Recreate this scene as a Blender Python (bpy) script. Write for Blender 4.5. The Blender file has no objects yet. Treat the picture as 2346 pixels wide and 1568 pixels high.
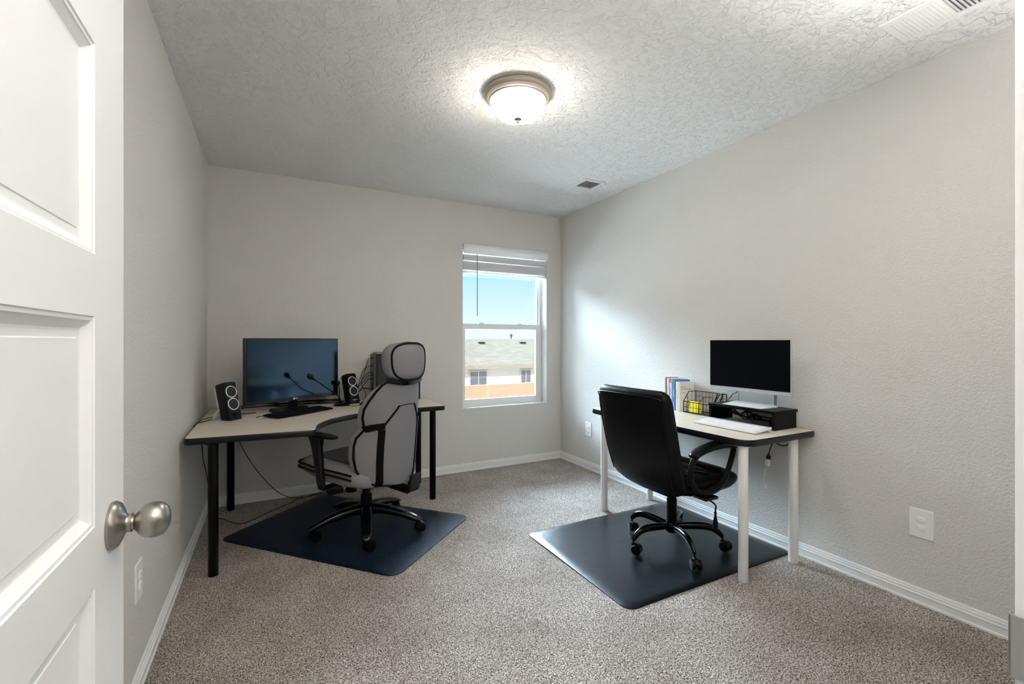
import bpy, bmesh, math, random
from mathutils import Vector, Matrix
R = math.radians
random.seed(7)
S = bpy.context.scene
COL = S.collection

# ---------------------------------------------------------------- camera
H_CAM = 1.25
cam_d = bpy.data.cameras.new('camera'); cam = bpy.data.objects.new('camera', cam_d); COL.objects.link(cam)
cam.location = (0, 0, H_CAM); cam.rotation_euler = (R(90), 0, R(-27.77))
cam_d.sensor_width = 36; cam_d.lens = 36 * 1045 / 2346
cam_d.shift_y = -3.0 / 2346
cam_d.clip_start = 0.02; cam_d.clip_end = 300
S.camera = cam

# ---------------------------------------------------------------- world, sun, exposure
S.view_settings.view_transform = 'Standard'; S.view_settings.look = 'None'
S.view_settings.gamma = 1; S.view_settings.exposure = 0.87; S.view_settings.use_curve_mapping = False
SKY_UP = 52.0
W = bpy.data.worlds.new('sky'); S.world = W; W.use_nodes = True
nt = W.node_tree; nt.nodes.clear()
wo = nt.nodes.new('ShaderNodeOutputWorld'); bg = nt.nodes.new('ShaderNodeBackground')
tc = nt.nodes.new('ShaderNodeTexCoord'); sp = nt.nodes.new('ShaderNodeSeparateXYZ'); cr = nt.nodes.new('ShaderNodeValToRGB')
nt.links.new(tc.outputs['Generated'], sp.inputs[0]); nt.links.new(sp.outputs['Z'], cr.inputs[0])
e = cr.color_ramp.elements
e[0].position = 0.0; e[0].color = (0.53, 0.60, 0.66, 1)
e[1].position = 1.0; e[1].color = (0.45, 0.68, 1.0, 1)
for p, c in ((0.02, (0.53, 0.61, 0.67)), (0.14, (0.31, 0.52, 0.66)), (0.22, (.34, .54, .68)), (0.36, (0.70, 0.85, 1.0))):
    q = e.new(p); q.color = (*c, 1)
# the sky grows brighter above the low band, boosted on the far (window) side to send more daylight indoors
def mth(op, a, b=None):
    x = nt.nodes.new('ShaderNodeMath'); x.operation = op
    for i_, v_ in enumerate((a, b)):
        if v_ is None: continue
        if isinstance(v_, (int, float)): x.inputs[i_].default_value = v_
        else: nt.links.new(v_, x.inputs[i_])
    return x.outputs[0]
def mr(src, a, b_, c_, d_):
    x = nt.nodes.new('ShaderNodeMapRange'); x.interpolation_type = 'SMOOTHSTEP'
    for i_, v_ in enumerate((a, b_, c_, d_)): x.inputs[i_ + 1].default_value = v_
    nt.links.new(src, x.inputs[0]); return x.outputs[0]
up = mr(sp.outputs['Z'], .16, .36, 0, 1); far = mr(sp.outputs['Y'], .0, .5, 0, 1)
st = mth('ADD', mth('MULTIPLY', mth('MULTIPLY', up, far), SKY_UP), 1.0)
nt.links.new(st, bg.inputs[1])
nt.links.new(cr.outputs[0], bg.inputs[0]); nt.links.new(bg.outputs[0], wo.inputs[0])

sun_d = bpy.data.lights.new('sun', 'SUN'); sun_d.energy = 9; sun_d.angle = R(0.6); sun_d.color = (1, .95, .86)
sun = bpy.data.objects.new('sun', sun_d); COL.objects.link(sun); sun.rotation_euler = (R(42), 0, R(-18))

# two added off-frame spots standing in for the photographer's flash, bounced off the ceiling and the wall above the doorway
for fx, fe in ((.38, 165), (1.65, 85)):
    fl_d = bpy.data.lights.new('bounce_flash', 'SPOT'); fl_d.energy = fe; fl_d.spot_size = R(125); fl_d.spot_blend = 1; fl_d.shadow_soft_size = .06; fl_d.color = (1, .98, .95)
    fl = bpy.data.objects.new('bounce_flash', fl_d); COL.objects.link(fl); fl.location = (fx, .30, 1.45); fl.rotation_euler = (R(180 + 16), 0, 0)

# ---------------------------------------------------------------- helpers
def link(o): COL.objects.link(o); return o
def tag(o, label=None, cat=None, group=None, kind=None):
    if label: o['label'] = label
    if cat: o['category'] = cat
    if group: o['group'] = group
    if kind: o['kind'] = kind
    return o
def empty(name, loc, rz=0, label=None, cat=None, group=None):
    o = link(bpy.data.objects.new(name, None)); o.location = loc; o.rotation_euler = (0, 0, R(rz)); o.empty_display_size = .05
    return tag(o, label, cat, group)

class G:
    def __init__(s): s.v = []; s.f = []
    def add(s, vs, fs):
        n = len(s.v); s.v += [Vector(p) for p in vs]; s.f += [[i + n for i in f] for f in fs]; return s
    def box(s, x0, x1, y0, y1, z0, z1, m=None):
        vs = [Vector((x, y, z)) for z in (z0, z1) for y in (y0, y1) for x in (x0, x1)]
        if m is not None: vs = [m @ p for p in vs]
        return s.add(vs, [(0, 2, 3, 1), (4, 5, 7, 6), (0, 1, 5, 4), (2, 6, 7, 3), (0, 4, 6, 2), (1, 3, 7, 5)])
    def loft(s, rings, closed=True, cap=True):
        n = len(rings[0]); m = len(rings); vs = [p for r in rings for p in r]; fs = []
        for i in range(m - 1):
            for j in range(n if closed else n - 1):
                k = (j + 1) % n; fs.append((i * n + j, i * n + k, (i + 1) * n + k, (i + 1) * n + j))
        if cap: fs.append(list(range(n))[::-1]); fs.append([(m - 1) * n + j for j in range(n)])
        return s.add(vs, fs)
    def prism(s, poly, z0, z1, m=None):
        r = [[Vector((x, y, z)) for x, y in poly] for z in (z0, z1)]
        if m is not None: r = [[m @ p for p in q] for q in r]
        return s.loft(r)
    def tube(s, pts, r, n=10, closed=False, flat=None, up=None):
        pts = [Vector(p) for p in pts]; N = len(pts); rings = []
        prev = None
        for i, p in enumerate(pts):
            if closed: d = pts[(i + 1) % N] - pts[i - 1]
            else: d = pts[min(i + 1, N - 1)] - pts[max(i - 1, 0)]
            d.normalize()
            if up is not None: a = Vector(up)
            elif prev is not None: a = prev
            else: a = Vector((0, 0, 1)) if abs(d.z) < .9 else Vector((1, 0, 0))
            a = (a - d * a.dot(d)).normalized(); b = d.cross(a); prev = a
            ra = r[i] if isinstance(r, (list, tuple)) else r
            fa = flat if flat else 1.0
            rings.append([p + (a * math.cos(2 * math.pi * k / n) * ra + b * math.sin(2 * math.pi * k / n) * ra * fa) for k in range(n)])
        if closed: rings.append(rings[0]); return s.loft(rings, cap=False)
        return s.loft(rings)
    def lathe(s, prof, n=32, c=(0, 0, 0), m=None):
        rings = []
        for r, z in prof:
            q = [Vector((r * math.cos(2 * math.pi * k / n), r * math.sin(2 * math.pi * k / n), z)) for k in range(n)]
            if m is not None: q = [m @ p for p in q]
            rings.append([p + Vector(c) for p in q])
        return s.loft(rings)
    def obj(s, name, mat, parent=None, smooth=35, bevel=0, seg=2, sub=0, label=None, weld=True):
        me = bpy.data.meshes.new(name); me.from_pydata([tuple(p) for p in s.v], [], s.f)
        b = bmesh.new(); b.from_mesh(me)
        if weld: bmesh.ops.remove_doubles(b, verts=b.verts, dist=1e-6)
        bmesh.ops.recalc_face_normals(b, faces=b.faces); b.to_mesh(me); b.free()
        me.materials.append(mat)
        if smooth:
            me.polygons.foreach_set('use_smooth', [True] * len(me.polygons))
            me.set_sharp_from_angle(angle=R(smooth))
        o = link(bpy.data.objects.new(name, me))
        if parent: o.parent = parent
        if bevel:
            mo = o.modifiers.new('bevel', 'BEVEL'); mo.width = bevel; mo.segments = seg; mo.limit_method = 'ANGLE'; mo.angle_limit = R(35)
            mo.harden_normals = False
        if sub:
            mo = o.modifiers.new('sub', 'SUBSURF'); mo.levels = sub; mo.render_levels = sub
        if label: o['label'] = label
        return o

def spline(pts, n=8, closed=False):
    P = [Vector(p) for p in pts]; out = []; N = len(P)
    for i in range(N if closed else N - 1):
        if closed: p0, p1, p2, p3 = P[i - 1], P[i], P[(i + 1) % N], P[(i + 2) % N]
        else: p0, p1, p2, p3 = P[max(i - 1, 0)], P[i], P[i + 1], P[min(i + 2, N - 1)]
        for k in range(n):
            t = k / n
            out.append(.5 * ((2 * p1) + (p2 - p0) * t + (2 * p0 - 5 * p1 + 4 * p2 - p3) * t * t + (3 * p1 - p0 - 3 * p2 + p3) * t ** 3))
    if not closed: out.append(P[-1])
    return out
def rpoly(pts, rad, n=6):
    """polygon with rounded corners; rad a number or one per corner"""
    out = []; N = len(pts)
    for i in range(N):
        p = Vector(pts[i]); a = Vector(pts[i - 1]) - p; b = Vector(pts[(i + 1) % N]) - p
        r = rad[i] if isinstance(rad, (list, tuple)) else rad
        if r <= 0: out.append((p.x, p.y)); continue
        a.normalize(); b.normalize(); ang = a.angle(b); t = r / math.tan(ang / 2)
        p1 = p + a * t; p2 = p + b * t; c = p + (a + b).normalized() * (r / math.sin(ang / 2))
        v1 = p1 - c; v2 = p2 - c
        for k in range(n + 1):
            s = k / n; v = v1.lerp(v2, s).normalized() * r; out.append((c.x + v.x, c.y + v.y))
    return out
def rrect(x0, x1, y0, y1, r, n=5): return rpoly([(x0, y0), (x1, y0), (x1, y1), (x0, y1)], r, n)
def text(name, s, size, mat, parent, m, ext=.0003, align='CENTER'):
    cu = bpy.data.curves.new(name, 'FONT'); cu.body = s; cu.size = size; cu.extrude = ext; cu.align_x = align; cu.align_y = 'CENTER'
    t = bpy.data.objects.new(name, cu); COL.objects.link(t)
    dg = bpy.context.evaluated_depsgraph_get(); me = bpy.data.meshes.new_from_object(t.evaluated_get(dg))
    bpy.data.objects.remove(t); me.transform(m); me.materials.clear(); me.materials.append(mat)
    o = link(bpy.data.objects.new(name, me)); o.parent = parent; return o
def copy_tree(o, parent=None):
    c = o.copy(); COL.objects.link(c); c.parent = parent
    for ch in list(o.children): copy_tree(ch, c)
    return c

# ---------------------------------------------------------------- materials
MATS = {}
def mat(name, col, rough=.5, metal=0, spec=.5, bump=None, ior=None, coat=0, sheen=0):
    m = bpy.data.materials.new(name); m.use_nodes = True; b = m.node_tree.nodes['Principled BSDF']
    b.inputs['Base Color'].default_value = (*col, 1); b.inputs['Roughness'].default_value = rough
    b.inputs['Metallic'].default_value = metal; b.inputs['Specular IOR Level'].default_value = spec
    if ior: b.inputs['IOR'].default_value = ior
    if coat: b.inputs['Coat Weight'].default_value = coat; b.inputs['Coat Roughness'].default_value = .08
    if sheen: b.inputs['Sheen Weight'].default_value = sheen
    if bump:
        sc, st, di = bump; n = m.node_tree.nodes; l = m.node_tree.links
        t = n.new('ShaderNodeTexCoord'); x = n.new('ShaderNodeTexNoise'); u = n.new('ShaderNodeBump')
        x.inputs['Scale'].default_value = sc; x.inputs['Detail'].default_value = 4
        u.inputs['Strength'].default_value = st; u.inputs['Distance'].default_value = di
        l.new(t.outputs['Object'], x.inputs['Vector']); l.new(x.outputs['Fac'], u.inputs['Height']); l.new(u.outputs[0], b.inputs['Normal'])
    MATS[name] = m; return m
def nodes(m): return m.node_tree.nodes, m.node_tree.links, m.node_tree.nodes['Principled BSDF']

def texnoise(n, l, tc_, scale, detail=3, dist=0, rough=.5):
    x = n.new('ShaderNodeTexNoise'); x.inputs['Scale'].default_value = scale; x.inputs['Detail'].default_value = detail
    x.inputs['Distortion'].default_value = dist; x.inputs['Roughness'].default_value = rough
    l.new(tc_.outputs['Object'], x.inputs['Vector']); return x
def ramp(n, l, src, stops):
    c = n.new('ShaderNodeValToRGB'); el = c.color_ramp.elements
    el[0].position = stops[0][0]; el[0].color = (*stops[0][1], 1); el[1].position = stops[-1][0]; el[1].color = (*stops[-1][1], 1)
    for p, k in stops[1:-1]: q = el.new(p); q.color = (*k, 1)
    l.new(src, c.inputs[0]); return c

m_wall = mat('wall_paint', (.655, .64, .612), .75, spec=.25)
n, l, b = nodes(m_wall); t = n.new('ShaderNodeTexCoord')
x1 = texnoise(n, l, t, 95, 3, .4); r1 = ramp(n, l, x1.outputs['Fac'], [(.38, (0, 0, 0)), (.62, (1, 1, 1))])
bu = n.new('ShaderNodeBump'); bu.inputs['Strength'].default_value = .38; bu.inputs['Distance'].default_value = .0035
l.new(r1.outputs[0], bu.inputs['Height']); l.new(bu.outputs[0], b.inputs['Normal'])

m_ceil = mat('ceiling_texture', (.86, .86, .845), .85, spec=.15)
n, l, b = nodes(m_ceil); t = n.new('ShaderNodeTexCoord')
x1 = texnoise(n, l, t, 15, 5, 1.1, .58); r1 = ramp(n, l, x1.outputs['Fac'], [(.48, (0, 0, 0)), (.56, (1, 1, 1))])
x2 = texnoise(n, l, t, 70, 4, .8); r2 = ramp(n, l, x2.outputs['Fac'], [(.45, (0, 0, 0)), (.60, (1, 1, 1))])
ad = n.new('ShaderNodeMath'); ad.operation = 'MULTIPLY_ADD'; ad.inputs[1].default_value = .30
l.new(r2.outputs[0], ad.inputs[0]); l.new(r1.outputs[0], ad.inputs[2])
bu = n.new('ShaderNodeBump'); bu.inputs['Strength'].default_value = .8; bu.inputs['Distance'].default_value = .0075
l.new(ad.outputs[0], bu.inputs['Height']); l.new(bu.outputs[0], b.inputs['Normal'])

m_carpet = mat('carpet', (.4, .37, .34), 1.0, spec=.05)
n, l, b = nodes(m_carpet); t = n.new('ShaderNodeTexCoord')
x1 = texnoise(n, l, t, 205, 3, 1.0, .7)
r1 = ramp(n, l, x1.outputs['Fac'], [(.38, (.022, .016, .012)), (.455, (.22, .178, .150)), (.53, (.52, .465, .42)), (.61, (.96, .915, .87))])
x2 = texnoise(n, l, t, 3.2, 3); r2 = ramp(n, l, x2.outputs['Fac'], [(.35, (.80, .765, .74)), (.65, (1.0, .985, .97))])
mx = n.new('ShaderNodeMix'); mx.data_type = 'RGBA'; mx.blend_type = 'MULTIPLY'; mx.inputs[0].default_value = 1
l.new(r1.outputs[0], mx.inputs[6]); l.new(r2.outputs[0], mx.inputs[7]); l.new(mx.outputs[2], b.inputs['Base Color'])
bu = n.new('ShaderNodeBump'); bu.inputs['Strength'].default_value = .8; bu.inputs['Distance'].default_value = .009
l.new(x1.outputs['Fac'], bu.inputs['Height']); l.new(bu.outputs[0], b.inputs['Normal'])

m_trim = mat('white_trim', (.80, .80, .79), .38, spec=.4)
m_door = mat('door_paint', (.83, .83, .825), .42, spec=.4)
m_vinyl = mat('window_vinyl', (.82, .82, .80), .35)
m_blind = mat('blind_white', (.93, .93, .92), .45)
n, l, b = nodes(m_blind); tl_ = n.new('ShaderNodeBsdfTranslucent'); tl_.inputs[0].default_value = (.9, .9, .9, 1); mi = n.new('ShaderNodeMixShader'); mi.inputs[0].default_value = .3
l.new(b.outputs[0], mi.inputs[1]); l.new(tl_.outputs[0], mi.inputs[2]); l.new(mi.outputs[0], n['Material Output'].inputs['Surface'])
m_wand = mat('wand_plastic', (.10, .14, .11), .2)
m_plate = mat('outlet_plastic', (.82, .82, .80), .35)
m_hole = mat('dark_slot', (.02, .02, .02), .8)
m_duct = mat('duct_grey', (.13, .135, .15), .7)
m_nickel = mat('satin_nickel', (.36, .34, .305), .30, metal=1, bump=(400, .06, .0005))
m_strike = mat('strike_metal', (.42, .42, .40), .38, metal=1)
m_lamprim = mat('lamp_rim_nickel', (.52, .46, .40), .38, metal=.55)
m_lam = mat('desk_laminate', (.66, .58, .49), .36, spec=.5)
n, l, b = nodes(m_lam); t = n.new('ShaderNodeTexCoord'); mp = n.new('ShaderNodeMapping'); mp.inputs['Scale'].default_value = (1, 14, 1)
x1 = n.new('ShaderNodeTexNoise'); x1.inputs['Scale'].default_value = 6; x1.inputs['Detail'].default_value = 6
l.new(t.outputs['Object'], mp.inputs[0]); l.new(mp.outputs[0], x1.inputs['Vector'])
r1 = ramp(n, l, x1.outputs['Fac'], [(.3, (.65, .57, .475)), (.7, (.74, .665, .575))]); l.new(r1.outputs[0], b.inputs['Base Color'])
m_edge = mat('black_edge_band', (.005, .006, .009), .28, spec=.35)
m_blackleg = mat('black_leg_metal', (.0015, .0015, .002), .25, spec=.2)
m_whiteleg = mat('white_leg_metal', (.86, .85, .82), .35)
m_leather = mat('black_leather', (.0018, .0022, .0032), .36, spec=.16, bump=(38, .22, .004))
m_blackp = mat('black_plastic', (.002, .002, .003), .38, spec=.15)
m_gloss = mat('black_gloss_plastic', (.002, .003, .005), .16, spec=.4)
m_frame = mat('black_painted_steel', (.0015, .0015, .002), .16, spec=.3)
m_gray = mat('grey_chair_fabric', (.195, .19, .20), .62, spec=.3, bump=(900, .1, .0006))
m_pipe = mat('black_piping', (.0015, .0015, .0025), .35, spec=.15)
m_quilt = mat('dark_quilted_fabric', (.045, .048, .052), .6, spec=.3)
n, l, b = nodes(m_quilt); t = n.new('ShaderNodeTexCoord'); vo = n.new('ShaderNodeTexVoronoi'); vo.inputs['Scale'].default_value = 45; vo.inputs['Randomness'].default_value = 0
l.new(t.outputs['Object'], vo.inputs['Vector']); bu = n.new('ShaderNodeBump'); bu.invert = True; bu.inputs['Strength'].default_value = .9; bu.inputs['Distance'].default_value = .006
l.new(vo.outputs['Distance'], bu.inputs['Height']); l.new(bu.outputs[0], b.inputs['Normal'])
m_matL = mat('textured_floor_mat', (.006, .012, .028), .28, spec=.14)
n, l, b = nodes(m_matL); t = n.new('ShaderNodeTexCoord')
for ax, sc in enumerate(((28, 420, 1), (420, 28, 1))):
    mp = n.new('ShaderNodeMapping'); mp.inputs['Scale'].default_value = sc; x = n.new('ShaderNodeTexNoise'); x.inputs['Scale'].default_value = 1; x.inputs['Detail'].default_value = 4
    l.new(t.outputs['Object'], mp.inputs[0]); l.new(mp.outputs[0], x.inputs['Vector'])
    if ax == 0: a0 = x
    else: a1 = x
mm = n.new('ShaderNodeMath'); mm.operation = 'MULTIPLY'; l.new(a0.outputs['Fac'], mm.inputs[0]); l.new(a1.outputs['Fac'], mm.inputs[1])
r1 = ramp(n, l, mm.outputs[0], [(.17, (.0004, .0007, .0015)), (.25, (.001, .0028, .008)), (.33, (.012, .034, .085))]); l.new(r1.outputs[0], b.inputs['Base Color'])
b.inputs['Specular Tint'].default_value = (.45, .68, 1, 1)
bu = n.new('ShaderNodeBump'); bu.inputs['Strength'].default_value = 1; bu.inputs['Distance'].default_value = .004
l.new(mm.outputs[0], bu.inputs['Height']); l.new(bu.outputs[0], b.inputs['Normal'])
m_matR = mat('smooth_floor_mat', (.002, .003, .0045), .33, spec=.30, bump=(14, .25, .004))
m_screenL = mat('monitor_screen', (.001, .004, .009), .10, spec=.8, ior=1.6)
m_screenL.node_tree.nodes['Principled BSDF'].inputs['Specular Tint'].default_value = (.42, .68, 1.0, 1)
m_screenR = mat('monitor_screen_matt', (.001, .0015, .003), .32, spec=.12)
m_bezelL = mat('monitor_bezel', (.003, .006, .013), .25, spec=.5)
m_silver = mat('silver_plastic', (.56, .57, .60), .35, metal=.3)
m_strut = mat('grey_strut', (.30, .31, .34), .35, metal=.6)
m_whitep = mat('white_plastic', (.78, .78, .78), .35)
m_keyw = mat('white_keys', (.84, .84, .85), .45)
m_tray = mat('grey_tray', (.42, .45, .50), .4)
m_riser = mat('black_wood_riser', (.0025, .0025, .0035), .35, spec=.12)
m_cone = mat('speaker_cone', (.018, .020, .021), .5, spec=.3)
m_spk = mat('speaker_front', (.002, .004, .008), .28, spec=.25)
m_pc = mat('case_grey', (.012, .014, .016), .4, spec=.3)
m_pcio = mat('case_rear_metal', (.10, .10, .09), .45, metal=.4)
m_pcg = mat('case_side_glass', (.003, .004, .007), .08, spec=.7)
m_pctop = mat('case_top', (.22, .17, .14), .4)
m_yel = mat('yellow_paper', (.93, .80, .03), .7)
m_ink = mat('printed_ink', (.05, .05, .05), .7)
m_white_ink = mat('white_print', (.85, .85, .85), .5)
m_brick = mat('power_brick_black', (.008, .008, .009), .5)
m_strip = mat('power_strip_beige', (.62, .58, .46), .5)
m_rubber = mat('rubber_black', (.004, .004, .005), .5, spec=.2)

m_glass = bpy.data.materials.new('window_glass'); m_glass.use_nodes = True; n = m_glass.node_tree.nodes; l = m_glass.node_tree.links
n.clear(); o_ = n.new('ShaderNodeOutputMaterial'); mi = n.new('ShaderNodeMixShader'); tr = n.new('ShaderNodeBsdfTransparent'); gl = n.new('ShaderNodeBsdfGlossy')
fr = n.new('ShaderNodeFresnel'); fr.inputs[0].default_value = 1.45; gl.inputs['Roughness'].default_value = .01; tr.inputs[0].default_value = (.97, .985, .98, 1)
l.new(fr.outputs[0], mi.inputs[0]); l.new(tr.outputs[0], mi.inputs[1]); l.new(gl.outputs[0], mi.inputs[2]); l.new(mi.outputs[0], o_.inputs[0])

def emis(name, col, st):
    m = bpy.data.materials.new(name); m.use_nodes = True; b = m.node_tree.nodes['Principled BSDF']
    b.inputs['Base Color'].default_value = (.8, .8, .8, 1); b.inputs['Emission Color'].default_value = (*col, 1); b.inputs['Emission Strength'].default_value = st
    return m
m_bulb = emis('lit_frosted_glass', (1, .89, .76), 24)
m_hall = emis('hall_fill_glow', (1, .96, .91), 28)  # glow of the added hall fill lamp

# ---------------------------------------------------------------- room shell
XL, XR, D, HC = -.426, 2.728, 4.071, 2.565
YF = .15; WX0, WX1, WZ0, WZ1 = 1.612, 2.553, .602, 2.18
DX0, DX1, DH = -.225, .635, 2.20
HY = -1.5; HX0, HX1 = -1.2, 2.0
def struct(name, g, m, parent=None, **k):
    o = g.obj(name, m, parent, **k)
    if parent is None: o['kind'] = 'structure'
    return o
struct('floor', G().box(XL - .1, XR + .1, HY - .1, D + .1, -.08, 0), m_carpet)
struct('ceiling', G().box(XL - .95, XR + .1, HY - .1, D + .25, HC, HC + .12), m_ceil)
struct('wall_left', G().box(XL - .12, XL, .03, D, 0, HC), m_wall)
struct('wall_right', G().box(XR, XR + .12, .03, D, 0, HC), m_wall)
T = .20
g = G(); g.box(XL - .12, WX0, D, D + T, 0, HC); g.box(WX1, XR + .12, D, D + T, 0, HC)
g.box(WX0, WX1, D, D + T, 0, WZ0); g.box(WX0, WX1, D, D + T, WZ1, HC)
struct('wall_back', g, m_wall, smooth=0, weld=False)
g = G(); g.box(XL, DX0 - .02, .03, YF, 0, HC); g.box(DX1 + .02, XR, .03, YF, 0, HC); g.box(DX0 - .02, DX1 + .02, .03, YF, DH + .02, HC)
struct('wall_front', g, m_wall, smooth=0, weld=False)
g = G(); g.box(XL - .12, XL, HY, .03, 0, HC); g.box(2.0, 2.12, HY, .03, 0, HC); g.box(XL - .12, 2.12, HY - .12, HY, 0, HC); g.box(2.12, XR + .12, HY, .03, 0, HC)
struct('wall_hall', g, m_wall, smooth=0, weld=False)

# baseboards with a stepped profile
def profile_run(prof, p0, p1, inward):
    d = (Vector(p1) - Vector(p0)); inw = Vector(inward); g = G()
    g.loft([[Vector(p) + inw * a + Vector((0, 0, z)) for a, z in prof] for p in (p0, p1)]); return g
BP = [(0, 0), (.015, 0), (.015, .010), (.0115, .013), (.0125, .038), (.0145, .043), (.0145, .047), (.0095, .049), (.0105, .058), (.0105, .060), (.0065, .062), (.0065, .070), (.004, .075), (0, .075)]
struct('baseboard_back', profile_run(BP, (XL, D, 0), (XR, D, 0), (0, -1, 0)), m_trim, smooth=15)
struct('baseboard_right', profile_run(BP, (XR, YF, 0), (XR, D, 0), (-1, 0, 0)), m_trim, smooth=15)
struct('baseboard_left', profile_run(BP, (XL, YF, 0), (XL, D, 0), (1, 0, 0)), m_trim, smooth=15)
struct('baseboard_front', profile_run(BP, (DX1 + .09, YF, 0), (XR, YF, 0), (0, 1, 0)), m_trim, smooth=15)
# door jamb lining + casing (right side shows as the bright strip)
g = G(); g.box(DX1, DX1 + .02, .016, YF, 0, DH); g.box(DX0 - .02, DX0, .016, YF, 0, DH); g.box(DX0 - .02, DX1 + .02, .016, YF, DH, DH + .02)
g.box(DX1 - .011, DX1, .05, .085, 0, DH)
struct('trim_1', g, m_trim, smooth=0, weld=False)
g = G()
for y0, y1 in ((YF, YF + .0145), (.0155, .03)):
    g.box(DX1 + .004, DX1 + .065, y0, y1, 0, DH + .06); g.box(DX0 - .065, DX0 - .004, y0, y1, 0, DH + .06) ; g.box(DX0 - .065, DX1 + .065, y0, y1, DH + .06, DH + .12)
struct('trim_2', g, m_trim, smooth=0, weld=False)
t = empty('strike_plate', (DX1, .125, .955), 0, 'brushed metal strike plate on the white jamb at the right edge', 'strike plate')
g = G(); g.prism(rrect(-.024, .026, -.032, .032, .008), -.0015, 0, Matrix(((0, 0, 1, 0), (1, 0, 0, 0), (0, 1, 0, 0), (0, 0, 0, 1)))); g.obj('plate', m_strike, t)
g = G(); pts = spline([(-.0012, .02, 0), (-.0015, .032, 0), (-.001, .0405, 0), (.006, .0425, 0)], 4)
g.loft([[p + Vector((0, 0, s)) for p in pts] + [p + Vector((-.0016, .0012, s)) for p in pts[::-1]] for s in (-.03, .03)]); g.obj('lip', m_strike, t)
g = G(); g.box(-.0022, -.0014, -.012, .010, -.014, .014); g.obj('latch_hole', m_hole, t)

# ---------------------------------------------------------------- white panel door, standing open along the left wall
DXF, DY0, DY1 = -.225, .152, 1.002
g = G(); TH = .035
# panels: list of (z0,z1); front face built with recessed profile
ST = .142; y0p, y1p = DY0 + ST, DY1 - ST
zs = [(.198, .501), (.590, .893), (.982, 1.285), (1.374, 1.677), (1.766, 2.069)]
def face(y0, y1, z0, z1, x): g.add([(x, y0, z0), (x, y1, z0), (x, y1, z1), (x, y0, z1)], [(0, 1, 2, 3)])
XB = DXF - TH
face(DY0, y0p, .012, DH - .01, DXF); face(y1p, DY1, .012, DH - .01, DXF)
cuts = [.012] + [v for a in zs for v in a] + [DH - .01]
for i in range(0, len(cuts), 2): face(y0p, y1p, cuts[i], cuts[i + 1], DXF)
for z0, z1 in zs:
    prof = [(0, 0), (.0015, -.002), (.006, -.0025), (.0075, -.0045), (.018, -.012), (.0215, -.0125), (.030, -.0125), (.0315, -.0112), (.034, -.0112)]
    rings = [[Vector((DXF + dx, y0p + i, z0 + i)), Vector((DXF + dx, y1p - i, z0 + i)), Vector((DXF + dx, y1p - i, z1 - i)), Vector((DXF + dx, y0p + i, z1 - i))] for i, dx in prof]
    g.loft(rings, cap=False); n_ = len(g.v); g.f.append([n_ - 4, n_ - 3, n_ - 2, n_ - 1])
g.add([(XB, DY0, .012), (XB, DY1, .012), (XB, DY1, DH - .01), (XB, DY0, DH - .01)], [(3, 2, 1, 0)])
for a, b_ in (((DY0, .012), (DY1, .012)), ((DY1, .012), (DY1, DH - .01)), ((DY1, DH - .01), (DY0, DH - .01)), ((DY0, DH - .01), (DY0, .012))):
    g.add([(DXF, *a), (DXF, *b_), (XB, *b_), (XB, *a)], [(0, 1, 2, 3)])
door = struct('door_1', g, m_door, smooth=0)
KM = Matrix.Translation((DXF, .936, .957)) @ Matrix.Rotation(R(90), 4, 'Y')
kn = G().lathe([(0, 0), (.0365, 0), (.037, .004), (.0335, .010), (.024, .0145), (.017, .017), (.0135, .020), (.0125, .024)], 40, m=KM).obj('door_rosette', m_nickel, door)
G().lathe([(.0125, .018), (.0125, .022), (.0145, .0223), (.0145, .026), (.0118, .0265), (.0115, .029), (.015, .032), (.0215, .037), (.0262, .044), (.0282, .052), (.0278, .060), (.0247, .067), (.0185, .0725), (.011, .0755), (.004, .0765), (0, .0765)], 40, m=KM).obj('door_knob', m_nickel, door)
G().box(-.0022, .0, -.010, .010, -.028, .028, Matrix.Translation((DXF - .017, DY1 + .0012, .957)) @ Matrix.Rotation(R(90), 4, 'Z')).obj('latch_plate', m_strike, door)
for z in (.25, 1.1, 1.95):
    G().tube([(DXF + .004, DY0 - .004, z - .045), (DXF + .004, DY0 - .004, z + .045)], .006, 10).obj('hinge', m_strike, door)

# ---------------------------------------------------------------- window
w1 = G(); FY = 4.176
F = .022
w1.box(WX0, WX0 + F, FY, FY + .05, WZ0, WZ1); w1.box(WX1 - F, WX1, FY, FY + .05, WZ0, WZ1)
w1.box(WX0 + F, WX1 - F, FY, FY + .05, WZ0, WZ0 + F); w1.box(WX0 + F, WX1 - F, FY, FY + .05, WZ1 - F, WZ1)
win = struct('window_1', w1, m_vinyl, smooth=0, weld=False)
def sash(name, z0, z1, y, sw, rw, rw2):
    a, b_ = WX0 + F, WX1 - F; g = G()
    g.box(a, a + sw, y, y + .022, z0, z1); g.box(b_ - sw, b_, y, y + .022, z0, z1); g.box(a + sw, b_ - sw, y, y + .022, z0, z0 + rw); g.box(a + sw, b_ - sw, y, y + .022, z1 - rw2, z1)
    s = g.obj(name, m_vinyl, win, smooth=0, weld=False)
    G().box(a + sw - .003, b_ - sw + .003, y + .009, y + .013, z0 + rw - .003, z1 - rw2 + .003).obj('pane', m_glass, s, smooth=0)
sash('upper_sash', 1.372, WZ1 - F, FY + .026, .020, .035, .03)
sash('lower_sash', WZ0 + F, 1.418, FY + .002, .045, .045, .052)
g = G()
for x in (1.85, 2.28): g.box(x - .025, x + .025, FY - .010, FY + .006, 1.418, 1.428)
g.obj('sash_lock', m_vinyl, win, smooth=0, weld=False)
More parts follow.
